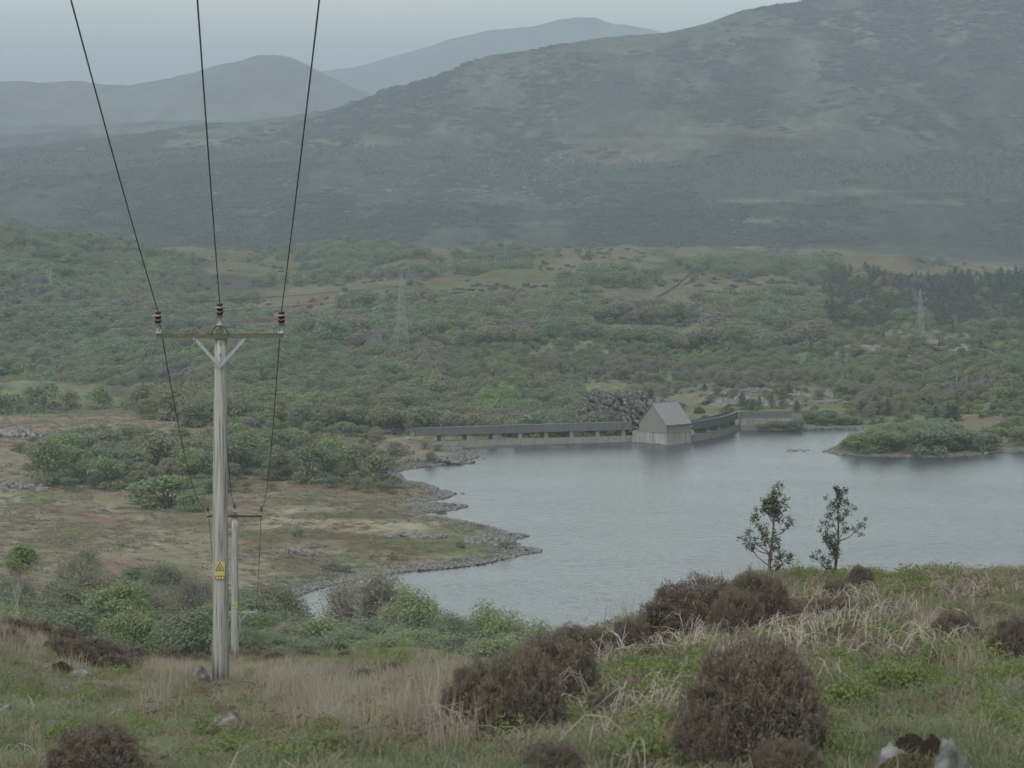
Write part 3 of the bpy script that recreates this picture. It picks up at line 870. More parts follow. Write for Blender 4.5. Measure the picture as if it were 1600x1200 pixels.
mb.add([gp(B0, B0, -4), gp(LR - B0, B0, -4), gp(LR - B0, LG + 1.8, -4), gp(B0, LG + 1.8, -4), gp(B0, B0, 2.55), gp(LR - B0, B0, 2.55), gp(LR - B0, LG + 1.8, 2.55), gp(B0, LG + 1.8, 2.55)],
       [(0, 1, 5, 4), (1, 2, 6, 5), (2, 3, 7, 6), (3, 0, 4, 7), (4, 5, 6, 7)])
mb.done('plinth', m_con_pale, gh)
mb = MB(); mb.bar(gp(B0 - .06, B0 - .06, 2.66), gp(B0 - .06, LG - B0, 2.66), .14, .12); mb.bar(gp(B0 - .06, B0 - .06, 2.664), gp(LR - B0, B0 - .06, 2.664), .13, .11)
mb.done('string_course', m_con, gh)
mb = MB(); c = gp(.9, LG / 2 - .1, 0); mb.box((c[0] - 1.2, c[1] + .4, RG + .2), (.7, .7, 1.3)); mb.done('chimney', m_stone, gh)
# gravity wall to the right of the dam
rw = empty('retaining_wall', (54, 741.5, WL))
tag(rw, 'two tier bank wall, concrete below dark stone, at the right end of the dam', 'wall')
pts = [(0, 0), (6, .6), (12.5, 1.5)]
mb = MB(); wall_run(mb, pts, 2.75, 4.35, .8); mb.done('upper_wall', m_con_dark, rw)
mb = MB(); wall_run(mb, [(p[0], p[1] - .45) for p in pts], 1.2, 2.72, 1.6); mb.done('concrete_band', m_con, rw)
mb = MB(); wall_run(mb, [(p[0], p[1] - .8) for p in pts], -3, 1.18, 2.0); mb.done('footing', m_stone, rw)
mb = MB()
for q in (4.3, 4.8): mb.box((q, -.55, 1.6), (.14, .2, 2.3))
mb.done('ladder', m_con_pale, rw)
mb = MB(); wall_run(mb, [(12.5, 1.5), (15, 3.6)], .5, 3.5, .5); mb.done('wing_wall', m_con, rw)

# ------------------------------------------------------------------ electricity poles
def wood_pole_material():
    m, nt, b = new_mat('weathered pole timber')
    N, L = nt.nodes, nt.links
    t = N.new('ShaderNodeTexCoord')
    a = N.new('ShaderNodeMapping'); a.inputs['Scale'].default_value = (22, 22, 0.7)
    n = N.new('ShaderNodeTexNoise'); n.inputs['Scale'].default_value = 1.4; n.inputs['Detail'].default_value = 6; n.inputs['Roughness'].default_value = .6
    L.new(t.outputs['Object'], a.inputs['Vector']); L.new(a.outputs['Vector'], n.inputs['Vector'])
    r = ramp(nt, [(0.32, (0.075, 0.070, 0.064)), (0.44, (0.185, 0.18, 0.17)), (0.68, (0.285, 0.285, 0.265))])
    L.new(n.outputs['Fac'], r.inputs['Fac'])
    # creosote left in the timber near the foot
    sx = N.new('ShaderNodeSeparateXYZ'); L.new(t.outputs['Object'], sx.inputs[0])
    mr = N.new('ShaderNodeMapRange'); mr.inputs['From Min'].default_value = 0.1; mr.inputs['From Max'].default_value = 1.6
    L.new(sx.outputs['Z'], mr.inputs['Value'])
    a2 = N.new('ShaderNodeMapping'); a2.inputs['Scale'].default_value = (9, 9, .25)
    n2 = N.new('ShaderNodeTexNoise'); n2.inputs['Scale'].default_value = 1.2; n2.inputs['Detail'].default_value = 3
    L.new(t.outputs['Object'], a2.inputs['Vector']); L.new(a2.outputs['Vector'], n2.inputs['Vector'])
    ad = N.new('ShaderNodeMath'); ad.operation = 'ADD'; L.new(mr.outputs['Result'], ad.inputs[0]); L.new(n2.outputs['Fac'], ad.inputs[1])
    r2 = ramp(nt, [(0.48, (0.14, 0.12, 0.11)), (0.82, (1, 1, 1))]); L.new(ad.outputs[0], r2.inputs['Fac'])
    mx_ = N.new('ShaderNodeMix'); mx_.data_type = 'RGBA'; mx_.blend_type = 'MULTIPLY'; mx_.inputs[0].default_value = 1
    L.new(r.outputs['Color'], mx_.inputs[6]); L.new(r2.outputs['Color'], mx_.inputs[7]); L.new(mx_.outputs[2], b.inputs['Base Color'])
    bp = N.new('ShaderNodeBump'); bp.inputs['Strength'].default_value = .8; bp.inputs['Distance'].default_value = .012
    L.new(n.outputs['Fac'], bp.inputs['Height']); L.new(bp.outputs['Normal'], b.inputs['Normal'])
    return m
m_pole = wood_pole_material()
m_arm = mat_var('lichened steel', [(0.055, 0.055, 0.042), (0.10, 0.10, 0.072)], 6, 0, stretch=(1, 1, 4))
m_galv = mat_var('galvanised steel', [(0.15, 0.17, 0.18), (0.22, 0.24, 0.25)], 8, 0, spec=.3, rough=.6)
m_glaze = mat_var('brown porcelain', [(0.028, 0.014, 0.013), (0.045, 0.022, 0.02)], 8, 0, spec=.5, rough=.35)
m_glaze_top = mat_var('pale glazed porcelain', [(0.09, 0.072, 0.065), (0.19, 0.17, 0.16)], 8, 0, spec=.4, rough=.5)  # paler glaze tone for the upper faces of the sheds
m_wire = mat_var('conductor wire', [(0.050, 0.038, 0.036), (0.07, 0.055, 0.05)], 8, 0, spec=.3)
m_yellow = mat_var('sign yellow', [(0.28, 0.25, 0.085), (0.35, 0.31, 0.12)], 9, 0)
m_black = mat_var('sign black', [(0.03, 0.03, 0.025), (0.045, 0.04, 0.03)], 9, 0)
m_tagplate = mat_var('number plate brown', [(0.14, 0.075, 0.02), (0.20, 0.11, 0.03)], 9, 0)
m_tagpale = mat_var('number disc', [(0.33, 0.26, 0.17), (0.42, 0.33, 0.22)], 9, 0)

def insulator_parts(parent, x, z, full=True):
    """post insulator: steel pin, three brown sheds with pale glazed tops, cap"""
    ins = MB().lathe([(0.0, 0.0), (0.055, 0.0), (0.05, .03), (0.022, .05), (0.022, .13), (0.05, .135), (0.05, .15), (0, .15)], 12, (x, 0, z)).done('insulator', m_galv, parent, smooth=False)
    mb = MB()
    for k, (r_, zz) in enumerate(((.088, .16), (.095, .235), (.12, .31))):
        mb.lathe([(.04, zz - .02), (.055, zz + .0), (r_, zz + .004), (r_, zz + .012)], 20, (x, 0, z))
        mb.lathe([(.045, zz + .02), (.068 if k < 2 else .05, zz + .075)], 20, (x, 0, z))
    mb.lathe([(0, .40), (.058, .40), (.058, .372), (.04, .36), (.04, .34)], 16, (x, 0, z))
    build('shed', np.concatenate(mb.V), np.concatenate(mb.Q), m_glaze, parent=ins, smooth=True)
    mb = MB()
    for r_, zz in ((.088, .16), (.095, .235), (.12, .31)):
        mb.lathe([(r_ + .001, zz + .006), (r_ + .002, zz + .012), (r_ * (.60 if zz > .3 else .86), zz + (.034 if zz > .3 else .018))], 20, (x, 0, z))
    build('glaze', np.concatenate(mb.V), np.concatenate(mb.Q), m_glaze_top, parent=ins, smooth=True)
    return ins

def make_pole(name, X, Y, zb, ztop, half, rz, r0, r1, label, group, sign_z=None, sign_big=True, brace=True, arm=None):
    h = ztop - zb
    root = empty(name, (X, Y, zb), rz)
    tag(root, label, 'utility pole', group)
    mb = MB(); zz = np.linspace(-.6, h - .05, 14)
    mb.tube([(0.006 * math.sin(z * 1.3), 0, z) for z in zz], [r0 + (r1 - r0) * max(0, z) / h for z in zz], 24)
    mb.done('pole_shaft', m_pole, root, smooth=True)
    # channel crossarm across the front of the pole
    yf = -(r1 + .05)
    mb = MB(); mb.box((0, yf, h), (half * 2, .012, .085)); mb.box((0, yf + .034, h + .0365), (half * 2, .056, .012)); mb.box((0, yf + .034, h - .0365), (half * 2, .056, .012))
    mb.box((0, r1 + .03, h - .02), (.30, .012, .09))
    mb.done('crossarm', arm or m_arm, root)
    # V brace
    mb = MB()
    zt, zb_ = h - .045, h - .56
    for s in (-1, 1):
        mb.add([(s * .49, yf - .012, zt), (s * .42, yf - .012, zt), (s * -.002, yf - .016 - .004 * s, zb_ + .05), (s * -.002, yf - .016 - .004 * s, zb_ - .035), (s * .49, yf - .003, zt), (s * .42, yf - .003, zt), (s * -.002, yf - .008 - .004 * s, zb_ + .05), (s * -.002, yf - .008 - .004 * s, zb_ - .035)], [(0, 1, 2, 3), (7, 6, 5, 4), (0, 4, 5, 1), (2, 6, 7, 3), (1, 5, 6, 2), (3, 7, 4, 0)])
    for s in (-1, 1):
        mb.lathe([(0, .0), (.02, 0), (.02, .03), (0, .03)], 8, (s * .46, yf - .03, zt - .03))
    if brace: mb.done('brace', m_galv, root)
    # saddle for the middle insulator
    mb = MB(); mb.tube([(-.15, yf, h + .045), (-.10, yf, h + .15), (-.04, yf, h + .185), (.04, yf, h + .185), (.10, yf, h + .15), (.15, yf, h + .045)], .016, 6)
    mb.box((0, yf, h + .09), (.15, .05, .06)); mb.box((-.15, yf, h + .05), (.05, .06, .02)); mb.box((.15, yf, h + .05), (.05, .06, .02))
    mb.done('bracket', m_arm, root)
    mb = MB()
    for s in (-1, 1):
        mb = MB(); mb.box((s * (half - .06), yf + .01, h + .055), (.07, .07, .025)); mb.box((s * (half - .085), yf + .01, h + .09), (.02, .05, .07))
        mb.done('arm_shoe', m_galv, root)
    for x, z in ((-half + .035, h + .045), (0, h + .10 + .09), (half - .035, h + .045)):
        i_ = insulator_parts(root, x, z); i_.location = (0, yf + .01, 0)
    for q in (h - .5, h - .15, h - .35):
        mb = MB(); mb.lathe([(0, 0), (.016, 0), (.016, .03), (0, .03)], 8, (0, -r1 - .02, q)); mb.done('bolt', m_galv, root)
    if sign_z is not None:
        rr = r0 + (r1 - r0) * sign_z / h
        w, hh = (.18, .245)
        y0 = -rr - .012
        mb = MB(); mb.box((0, y0, sign_z), (w, .004, hh)); pl = mb.done('warning_sign', m_yellow, root)
        t = MB(); y1 = y0 - .004
        A, B_, C_ = np.array([0, sign_z + hh * .46]), np.array([-w * .42, sign_z - hh * .13]), np.array([w * .42, sign_z - hh * .13])
        for p, q in ((A, B_), (B_, C_), (C_, A)): t.bar((p[0], y1, p[1]), (q[0], y1, q[1]), .003, .011)
        # falling figure under a lightning flash
        t.lathe([(0, -.010), (.007, -.010), (.010, 0), (.007, .010), (0, .010)], 8, (-.006, y1, sign_z + .040))
        for a, b_ in (((-.004, .028), (.012, .006)), ((.012, .006), (-.026, -.012)), ((.010, .010), (.030, .008)), ((-.004, .022), (-.020, .010)), ((-.026, -.012), (-.036, -.016)), ((.010, .000), (.030, -.014))):
            t.bar((a[0], y1 - .001, sign_z + a[1]), (b_[0], y1 - .001, sign_z + b_[1]), .002, .008)
        t.done('warning_triangle', m_black, pl)
        if sign_big:
            mb = MB(); mb.box((0, y0, sign_z - hh / 2 - .042), (w * .92, .004, .060)); npz = mb.done('number_plate', m_tagplate, root)
            for k in (-1, 0, 1): t = MB(); t.box((k * .052, y1, sign_z - hh / 2 - .042), (.026, .003, .040)); t.done('number_tile', m_tagpale, npz)
    return root

D1, D2, D3 = 56.8, 131.0, 150.0
P1 = px2w(344.5, 524, D1); P2 = px2w(367, 806, D2)
za = H(P1[0], D1); zb = H(P2[0], D2)
RZ = 0.018
HALF = 198 / 2 / F * D1
p1 = make_pole('utility_pole', P1[0], D1, za, P1[2], HALF, RZ, .155, .120, 'tall grey wooden electricity pole with yellow warning sign standing in dry grass', 'poles of the wooden pole line', sign_z=P1[2] - (P1[2] - px2w(344, 1080, D1)[2]) * 0 - (px2w(0, 524, D1)[2] - px2w(0, 887, D1)[2]) - za)
HALF2 = 86 / 2 / F * D2
p2 = make_pole('utility_pole', P2[0], D2, zb, P2[2], HALF2, 0.0, .175, .135, 'second wooden pole, smaller to the eye, just behind the tall one', 'poles of the wooden pole line', sign_z=(px2w(0, 806, D2)[2] - px2w(0, 945, D2)[2]) + 0 * 1 if False else P2[2] - (px2w(0, 806, D2)[2] - px2w(0, 945, D2)[2]) - zb, sign_big=False, brace=False, arm=m_black)
P3 = px2w(372, 956, D3); zc = H(P3[0], D3)
p3 = make_pole('utility_pole', P3[0], D3, zc, P3[2], .93, 0.05, .15, .12, 'lowest pole of the line, only its pale crossarm shows by the inlet', 'poles of the wooden pole line', arm=m_galv)

def wire(A, B, sag, label, r=0.0075, n=40, name='power_line', group=None, ext=0.0):
    A = np.array(A); B = np.array(B); t = np.linspace(0, 1, n)[:, None]
    P = A + (B - A) * t; P[:, 2] -= (4 * sag * t * (1 - t))[:, 0]
    mb = MB(); mb.tube(P, r, 6, cap=False)
    o = mb.done(name, m_wire); tag(o, label, 'power line', group); return o
def top_of(root, rz, half, k, h):
    off = Vector((k * (half - .035), 0, h)); q = Matrix.Rotation(rz, 4, 'Z') @ off
    return np.array([root.location.x + q.x, root.location.y - .14, root.location.z + q.z])
names = {-1: 'left', 0: 'middle', 1: 'right'}
# image columns at which the upper wires leave the frame at the top
for k, xt, xb in ((-1, 113, 250), (0, 309, 345.5), (1, 498, 440)):
    a = top_of(p1, RZ, HALF, k, P1[2] - za + (.045 if k else .19) + .385)
    # straight on through the point where it crosses the top of the frame
    Yt = D1 * (HALF * 2) / ((498 - 113) / F * 1.0) / D1 if False else 198.0 * D1 / 385.0
    q = np.array([(xt - HX) / F * Yt, Yt, HY / F * Yt])
    e = q + (q - a) * 1.6
    e2 = e + (q - a) * 0.0
    t_ = np.linspace(0, 1, 50)[:, None]
    P = a + (e - a) * t_
    L_ = 1.0
    P[:, 2] -= (np.sin(t_ * math.pi / 1.0) * 0.05)[:, 0]
    # slight curve: the span hangs a little below the chord near the pole
    f = (t_[:, 0] * 2.6)
    P[:, 2] += -0.22 * f * (1 - f) * (f < 1) + 0.0 + np.where(f >= 1, 0.22 * (f - 1) * 1.0, 0)
    mb = MB(); mb.tube(P, .0085, 6, cap=False); o = mb.done('power_line', m_wire)
    tag(o, {-1: 'wire rising overhead from the left end insulator of the tall pole', 0: 'wire rising overhead from the middle insulator of the tall pole',
            1: 'wire rising overhead from the right end insulator of the tall pole'}[k], 'power line')
    b_ = top_of(p2, 0, HALF2, k, P2[2] - zb + (.045 if k else .19) + .385)
    wire(a, b_, 1.15, {-1: 'thin wire hanging from the left insulator of the tall pole down to the second pole',
                       0: 'thin wire behind the tall pole from its middle insulator to the second pole',
                       1: 'thin wire hanging from the right insulator of the tall pole down to the second pole'}[k], .0095, group='wires of the pole line')
    c_ = top_of(p3, .05, .93, k, P3[2] - zc + (.045 if k else .19) + .385)
    wire(b_, c_, .5, {-1: 'faint wire from the left insulator of the second pole down to the lowest one',
                       0: 'faint wire from the middle insulator of the second pole down to the lowest one',
                       1: 'faint wire from the right insulator of the second pole down to the lowest one'}[k], .011, group='wires of the pole line')
for k, (ya, yb) in enumerate(((918, 944), (925, 949), (931, 954), (928, 951))):
    a = px2w(-220, ya - 40, 210); b_ = px2w(352 + k * 4, yb, D3 - .2)
    wire(a, b_, 1.0, ['uppermost of the pale wires that cross the wood at the left edge', 'second of the pale wires that cross the wood at the left edge',
                      'lowest of the pale wires that cross the wood at the left edge', 'third from the top of the pale wires that cross the wood at the left edge'][k], .012, group='wires crossing the left wood')

# ------------------------------------------------------------------ lattice pylons far off
m_lat = mat_var('pylon steel', [(0.16, 0.17, 0.18), (0.22, 0.23, 0.24)], .3, 0)
m_line = mat_var('pylon line', [(0.16, 0.17, 0.18), (0.2, 0.21, 0.22)], .3, 0)
def make_pylon(X, Y, h, label, t=.11):
    zb_ = H(X, Y); root = empty('lattice_pylon', (X, Y, zb_), .35)
    tag(root, label, 'pylon', 'lattice pylons')
    w0, w1 = h * .085, h * .03
    def wd(z): return w0 + (w1 - w0) * min(1, z / (h * .62)) if z < h * .62 else w1 * (1 - .7 * (z - h * .62) / (h * .38))
    mb = MB()
    for sx in (-1, 1):
        for sy in (-1, 1):
            for a, b_ in ((0, .3), (.3, .62), (.62, 1)):
                mb.bar((sx * wd(a * h), sy * wd(a * h), a * h - .4 * (a == 0)), (sx * wd(b_ * h), sy * wd(b_ * h), b_ * h), t)
    lev = [0, .12, .22, .31, .39, .46, .53, .60, .66, .72, .78, .84, .9, .96]
    for a, b_ in zip(lev[:-1], lev[1:]):
        wa, wb = wd(a * h), wd(b_ * h)
        for s in (-1, 1):
            mb.bar((-wa, s * wa, a * h), (wb, s * wb, b_ * h), t * .55); mb.bar((wa, s * wa, a * h), (-wb, s * wb, b_ * h), t * .6)
            mb.bar((s * wa, -wa, a * h), (s * wb, wb, b_ * h), t * .6)
    mb.done('tower_frame', m_lat, root)
    for z, l in ((.66, .15), (.79, .17), (.91, .13)):
        mb = MB()
        for s in (-1, 1):
            w = wd(z * h)
            for sy in (-1, 1): mb.bar((s * w, sy * w, z * h), (s * l * h, 0, z * h + .02 * h), t * .7)
            mb.bar((s * w, 0, z * h + .045 * h), (s * l * h, 0, z * h + .02 * h), t * .7)
        mb.done('crossarm', m_lat, root)
    return root, zb_, h
pys = []
for px, pb, y0, y1, hpx, lab in ((627, 566, 950, 1350, 138, 'tall lattice pylon rising from the oak wood above the left part of the dam'),
                        (1438, 540, 1150, 1500, 86, 'grey lattice pylon in front of the dark conifer wood'),
                        (1265, 424, 1800, 2250, 44, 'faint far pylon on the bare ridge below the mountain'),
                        (790, 412, 1800, 2200, 40, 'faint far pylon beside the dark ridge-top trees'),
                        (79, 470, 1450, 2000, 52, 'faint pylon among the trees of the wooded hill')):
    Y = ground_y(px, pb, y0, y1); X = (px - HX) / F * Y
    pys.append(make_pylon(X, Y, hpx / F * Y, lab, .11 if Y < 1600 else .13))
def wspan(a, b, zf_a, zf_b, sag, lab, r=.05):
    wire(a, b, sag, lab, r, 50, 'power_line', 'conductors between the pylons')
(r0_, z0_, h0_), (r1_, z1_, h1_) = pys[0], pys[1]
for i, f in enumerate((.66, .79, .91)):
    for s in (-1, 1):
        lv = ('lower', 'middle', 'upper')[i]; sd_ = 'near' if s < 0 else 'far'
        a = (r0_.location.x + s * .1 * h0_, r0_.location.y + s * 3, z0_ + f * h0_ - 1.5)
        b_ = (r1_.location.x + s * .1 * h1_, r1_.location.y + s * 3, z1_ + f * h1_ - 1.5)
        wspan(a, b_, 0, 0, 9, f'faint {lv} {sd_}-side conductor between the oak wood pylon and the conifer wood pylon')
        c = (a[0] - 300, a[1] - 20, a[2] + 4)
        wspan(c, a, 0, 0, 9, f'faint {lv} {sd_}-side conductor running from the oak wood pylon out of the left edge', .06)
        d = (b_[0] + 260, b_[1] + 40, b_[2] - 1)
        wspan(b_, d, 0, 0, 6, f'faint {lv} {sd_}-side conductor running from the conifer wood pylon out of the right edge', .06)
# distant single wood poles
def small_pole(px, pt, pb, y0, y1, lab):
    X, Y, z = foot(px, pb, y0, y1); h = (pb - pt) / F * Y
    root = empty('wooden_pole', (X, Y, z), .2); tag(root, lab, 'utility pole', 'small poles in the scrub')
    MB().tube([(0, 0, -.4), (0, 0, h)], [.16, .12], 6).done('pole_shaft', m_lat, root)
    MB().box((0, -.14, h - .25), (1.9, .12, .14)).done('crossarm', m_lat, root)
for px, pt, pb, lab in ((1495, 576, 604, 'small pole standing in green scrub right of the conifer row'), (1432, 567, 583, 'small pole in the scrub below the conifer wood pylon'),
                        (1580, 592, 612, 'small pole at the right edge of the scrub'), (1323, 552, 572, 'thin pole beside the dark knoll, right of its twin'), (1308, 556, 576, 'short pole at the foot of the dark knoll')):
    small_pole(px, pt, pb, 800, 1200, lab)

# ------------------------------------------------------------------ trees: individuals
R0 = random.Random(7)
def line(tops, x): return float(np.interp(x, [t[0] for t in tops], [t[1] for t in tops]))
individuals = 0
def where(px, marks):
    return [w for x, w in marks if px < x][0] if px < marks[-1][0] else marks[-1][1]
LEFT_MARKS = [(40, 'at the left edge'), (110, 'near the left edge'), (190, 'well left of poles'), (260, 'left of tall pole'), (325, 'beside tall pole'), (365, 'behind tall pole'), (430, 'right of tall pole'), (520, 'right of both poles'), (1e9, 'at its lake end')]
RIGHT_MARKS = [(1290, 'near bank wall'), (1340, 'left of spruces'), (1380, 'by broad spruce'), (1430, 'right of spruces'), (1480, 'left of spruce clump'), (1530, 'by spruce clump'), (1e9, 'near right edge')]
DAM_MARKS = [(360, 'behind tall pole'), (440, 'right of tall pole'), (520, 'left of pylon'), (600, 'below pylon, left'), (680, 'below pylon, right'), (760, 'above first dam bays'), (840, 'above middle bays'), (900, 'above right bays'), (1e9, 'next to crag')]
TINT = {'oak leaves': 'green', 'willow leaves': 'grey-green', 'fresh leaves': 'fresh green', 'spring buds': 'olive', 'bare twigs': 'brown leafless', 'spruce needles': 'dark'}
def tint_of(pr):
    root, parts = pr
    me = (parts[0] if parts else root).data
    return TINT.get(me.materials[0].name, '')
def grove(protos, n, poly_or_range, yr, tops, hr, label, group, cat='tree', seed=1, mind=2.6, wid=1.0, minh=2.0, name=None):
    """n trees on ground whose image row lies in the range, none taller than the tree line seen in the photo"""
    global individuals
    r = random.Random(seed); got = []; tries = 0
    while len(got) < n and tries < n * 90:
        tries += 1
        px = r.uniform(*poly_or_range); Y = math.exp(r.uniform(math.log(yr[0]), math.log(yr[1]))); X = (px - HX) / F * Y
        if 330 < Y < 900:
            if float(lake_sd(np.array([X]), np.array([Y]))[0]) < 2.0: continue
        z = H(X, Y); pb = HY - F * z / Y
        top = line(tops, px) + r.uniform(-3, 10)
        hmax = (pb - top) / F * Y
        h = min(r.uniform(*hr), hmax)
        if h < minh: continue
        if any((X - a) ** 2 + (Y - b) ** 2 < (mind * (h + c) / 12) ** 2 for a, b, c in got): continue
        got.append((X, Y, h))
        i = r.randrange(len(protos)); pr, ph = protos[i]
        s = h / ph; w = s * r.uniform(.85, 1.25) * wid
        mk = LEFT_MARKS if px < 700 else RIGHT_MARKS
        size = 'tall' if h > hr[0] + (hr[1] - hr[0]) * .66 else ('small' if h < hr[0] + (hr[1] - hr[0]) * .2 else 'middling')
        lab = (('front ' if Y < math.sqrt(yr[0] * yr[1]) else 'rear ') + ('' if size == 'middling' else size + ' ') + tint_of(pr) + ' ' + label + ', ' + where(px, mk)).replace('  ', ' ')
        plant(pr, X, Y, r.uniform(0, 6.28), (w, w * r.uniform(.9, 1.1), s), lab, cat, group, name=name)
        individuals += 1
    return got

# crowns for distances of 170 to 450 m
near_protos = [
 (make_tree('broadleaf_tree', 'oak', 11, 3.2, 6.6, 1.2, 9500, .088, 13, twigs=5, trunk_r=.15), 6.6),
 (make_tree('broadleaf_tree', 'grey', 12, 2.8, 6.2, 1.0, 8500, .088, 11, twigs=5, trunk_r=.13), 6.2),
 (make_tree('broadleaf_tree', 'fresh', 13, 2.6, 6.0, .9, 8000, .085, 11, twigs=5, trunk_r=.12), 6.0),
 (make_tree('broadleaf_tree', 'oak', 14, 3.4, 6.0, 1.0, 9500, .088, 14, twigs=5, trunk_r=.15), 6.0)]
twig_protos = [(make_tree('bare_tree', 'twig', 15, 3.2, 6.2, 1.0, 5200, .075, 14, twigs=26, trunk_r=.14, bark=m_bark, inner=.5, asp=.3), 6.2),
               (make_tree('bare_tree', 'olive', 16, 3.0, 5.8, .9, 5200, .075, 13, twigs=22, trunk_r=.12, inner=.5, asp=.35), 5.8)]
TL = [(-200, 850), (0, 862), (60, 885), (110, 855), (160, 835), (200, 832), (250, 842), (300, 838), (335, 830), (370, 850), (400, 862), (430, 880), (445, 915), (455, 960)]
grove(twig_protos, 22, (100, 330), (265, 400), TL, (5, 9), 'oak below the left field', 'bare trees of the left wood', seed=3, mind=4)
grove(near_protos, 44, (-60, 445), (200, 380), [(a, b + 34) for a, b in TL], (4, 8), 'tree below the left field', 'green trees of the left wood', seed=4, mind=3)
TLa = [(-200, 900), (0, 905), (60, 935), (110, 925), (200, 935), (260, 945), (320, 935), (400, 960), (430, 985)]
grove(near_protos[1:3], 26, (-60, 425), (165, 230), TLa, (3, 5.5), 'bush behind the heather bank', 'willows behind the left bank', cat='bush', seed=5, mind=4, wid=1.25, name='willow_bush')
# big dark tree to the right of the poles
X, Y, z = foot(400, 950, 385, 440)
plant(near_protos[0][0], (392 - HX) / F * 375, 375, 1.0, (1.35, 1.35, 8.2 / 6.6), 'large dark green tree at the edge of the stony inlet right of the poles', 'tree', None)
# open-crowned alders below the centre
airy = [(make_tree('alder_tree', 'olive', 21, 2.6, 6.0, .5, 2600, .075, 13, twigs=95, trunk_r=.07, multi=5, bark=m_bark_pale, inner=.6, twig_r=.013, asp=.5), 6.0),
        (make_tree('alder_tree', 'fresh', 22, 2.6, 5.4, .4, 5200, .08, 13, twigs=45, trunk_r=.07, multi=5, bark=m_bark_pale, inner=.5, twig_r=.010), 5.4),
        (make_tree('alder_tree', 'grey', 23, 2.8, 5.0, .4, 5600, .08, 13, twigs=40, trunk_r=.07, multi=4, bark=m_bark_pale, inner=.5, twig_r=.010), 5.0)]
def tree_px(pr, px, ptop, Y, wpx, lab, group=None, cat='tree', rz=None):
    X = (px - HX) / F * Y; z = H(X, Y); h = z * 0 + (HY - F * z / Y - ptop) / F * Y
    w = wpx / F * Y / 2 * (1.35 if Y < 200 else 1)
    proto, ph, pR = pr
    plant(proto, X, Y, R0.uniform(0, 6.28) if rz is None else rz, (w / pR, w / pR, h / ph), lab, cat, group)
A0, A1, A2 = (airy[0][0], 6.0, 2.75), (airy[1][0], 5.4, 2.75), (airy[2][0], 5.0, 2.95)
for pr, px, pt, Y, w, lab, gp_ in [
    (A0, 600, 874, 190, 135, 'tall open alder with bare grey twigs against the water', None),
    (A0, 545, 888, 196, 115, 'open olive-tinted alder beside the stony shore, left of the tallest alder', None),
    (A1, 645, 908, 180, 110, 'leafy alder on the right flank of the tall open one', None),
    (A1, 510, 952, 172, 120, 'bright green alder bush at the left of the alder group', None),
    (A2, 570, 962, 168, 130, 'low green bush in front of the tall open alder', None),
    (A1, 615, 975, 163, 120, 'low bright bush right of the middle in front of the alders', None),
    (A0, 448, 962, 185, 80, 'sparse twiggy bush standing in the dark inlet', None),
    (A2, 425, 985, 165, 90, 'low scrubby bush beside the second pole', None),
    (A2, 668, 990, 165, 80, 'small bush between the alders and the round-topped tree', None),
    (A1, 753, 932, 175, 100, 'round-topped tree, tallest of the group in front of the water', None),
    (A2, 702, 948, 172, 90, 'small domed tree left of the round-topped one', None),
    (A1, 795, 946, 170, 110, 'leafy tree right of the round-topped one', None),
    (A1, 835, 962, 165, 110, 'pale green tree sloping down to the heather', None),
    (A2, 725, 985, 158, 130, 'broad low bush at the foot of the round-topped tree', None),
    (A1, 785, 988, 152, 140, 'broad low bush behind the big heather mounds', None),
    (A2, 875, 985, 165, 100, 'last low bush before the water, behind the heather', None),
    (A1, 655, 978, 160, 110, 'light green bush joining the two groups of low trees', None),
    (A2, 388, 976, 146, 70, 'small bush hiding the foot of the lowest pole', None),
    (A2, 540, 985, 155, 130, 'broad bush in front of the open olive-tinted alder', None),
    (A1, 600, 992, 150, 110, 'low bright bush before the tallest alder', None),
    (A2, 470, 1000, 158, 90, 'low bush behind the heather bank right of the second pole', None)]:
    tree_px(pr, px, pt, Y, w, lab, gp_)

# crowns for distances of 500 to 1000 m
mid_protos = [(make_tree('broadleaf_tree', k_, s_, R_, h_, .8, 3200, .165, 14, twigs=0, trunk_r=.16), h_) for k_, s_, R_, h_ in
              (('oak', 31, 3.4, 6.2), ('grey', 32, 3.2, 5.6), ('oak', 33, 3.6, 6.0), ('fresh', 34, 3.0, 5.4), ('olive', 35, 3.3, 6.0), ('oak', 36, 3.0, 6.4))]
mid_single = [(make_tree('broadleaf_tree', k_, s_, R_, h_, .6, 2100, .20, 14, split=False, trunk_r=.18, inner=.12), h_) for k_, s_, R_, h_ in
              (('oak', 41, 3.5, 6.2), ('grey', 42, 3.3, 5.6), ('oak', 43, 3.7, 6.0), ('olive', 44, 3.3, 6.0), ('oak', 45, 3.2, 6.4), ('twig', 46, 3.3, 5.8), ('fresh', 47, 3.2, 5.6))]
con_single = [(make_conifer('spruce_tree', 51, 1.9, 7.0, 1100, .26), 7.0), (make_conifer('spruce_tree', 52, 1.5, 7.0, 1000, .24), 7.0), (make_conifer('spruce_tree', 53, 2.2, 6.5, 1200, .28), 6.5)]
con_split = [(make_conifer('spruce_tree', 54, 1.8, 7.0, 1500, .22, split=True), 7.0), (make_conifer('spruce_tree', 55, 1.4, 7.0, 1300, .2, split=True), 7.0)]
TB = [(0, 700), (30, 690), (100, 668), (170, 662), (200, 660), (300, 656), (345, 655), (420, 662), (480, 670), (540, 676), (590, 695), (612, 725), (625, 745)]
grove(mid_protos, 84, (25, 622), (595, 690), TB, (4.5, 9), 'tree in the shore thicket', 'thicket on the left shore', seed=8, mind=2.7, wid=1.15)
TB2 = [(330, 645), (450, 645), (530, 655), (580, 664), (620, 674), (650, 688)]
grove(mid_single, 30, (335, 640), (700, 742), TB2, (3.5, 7.5), 'tree left of the dam', 'wood left of the dam', seed=28, mind=2.9, wid=1.2)
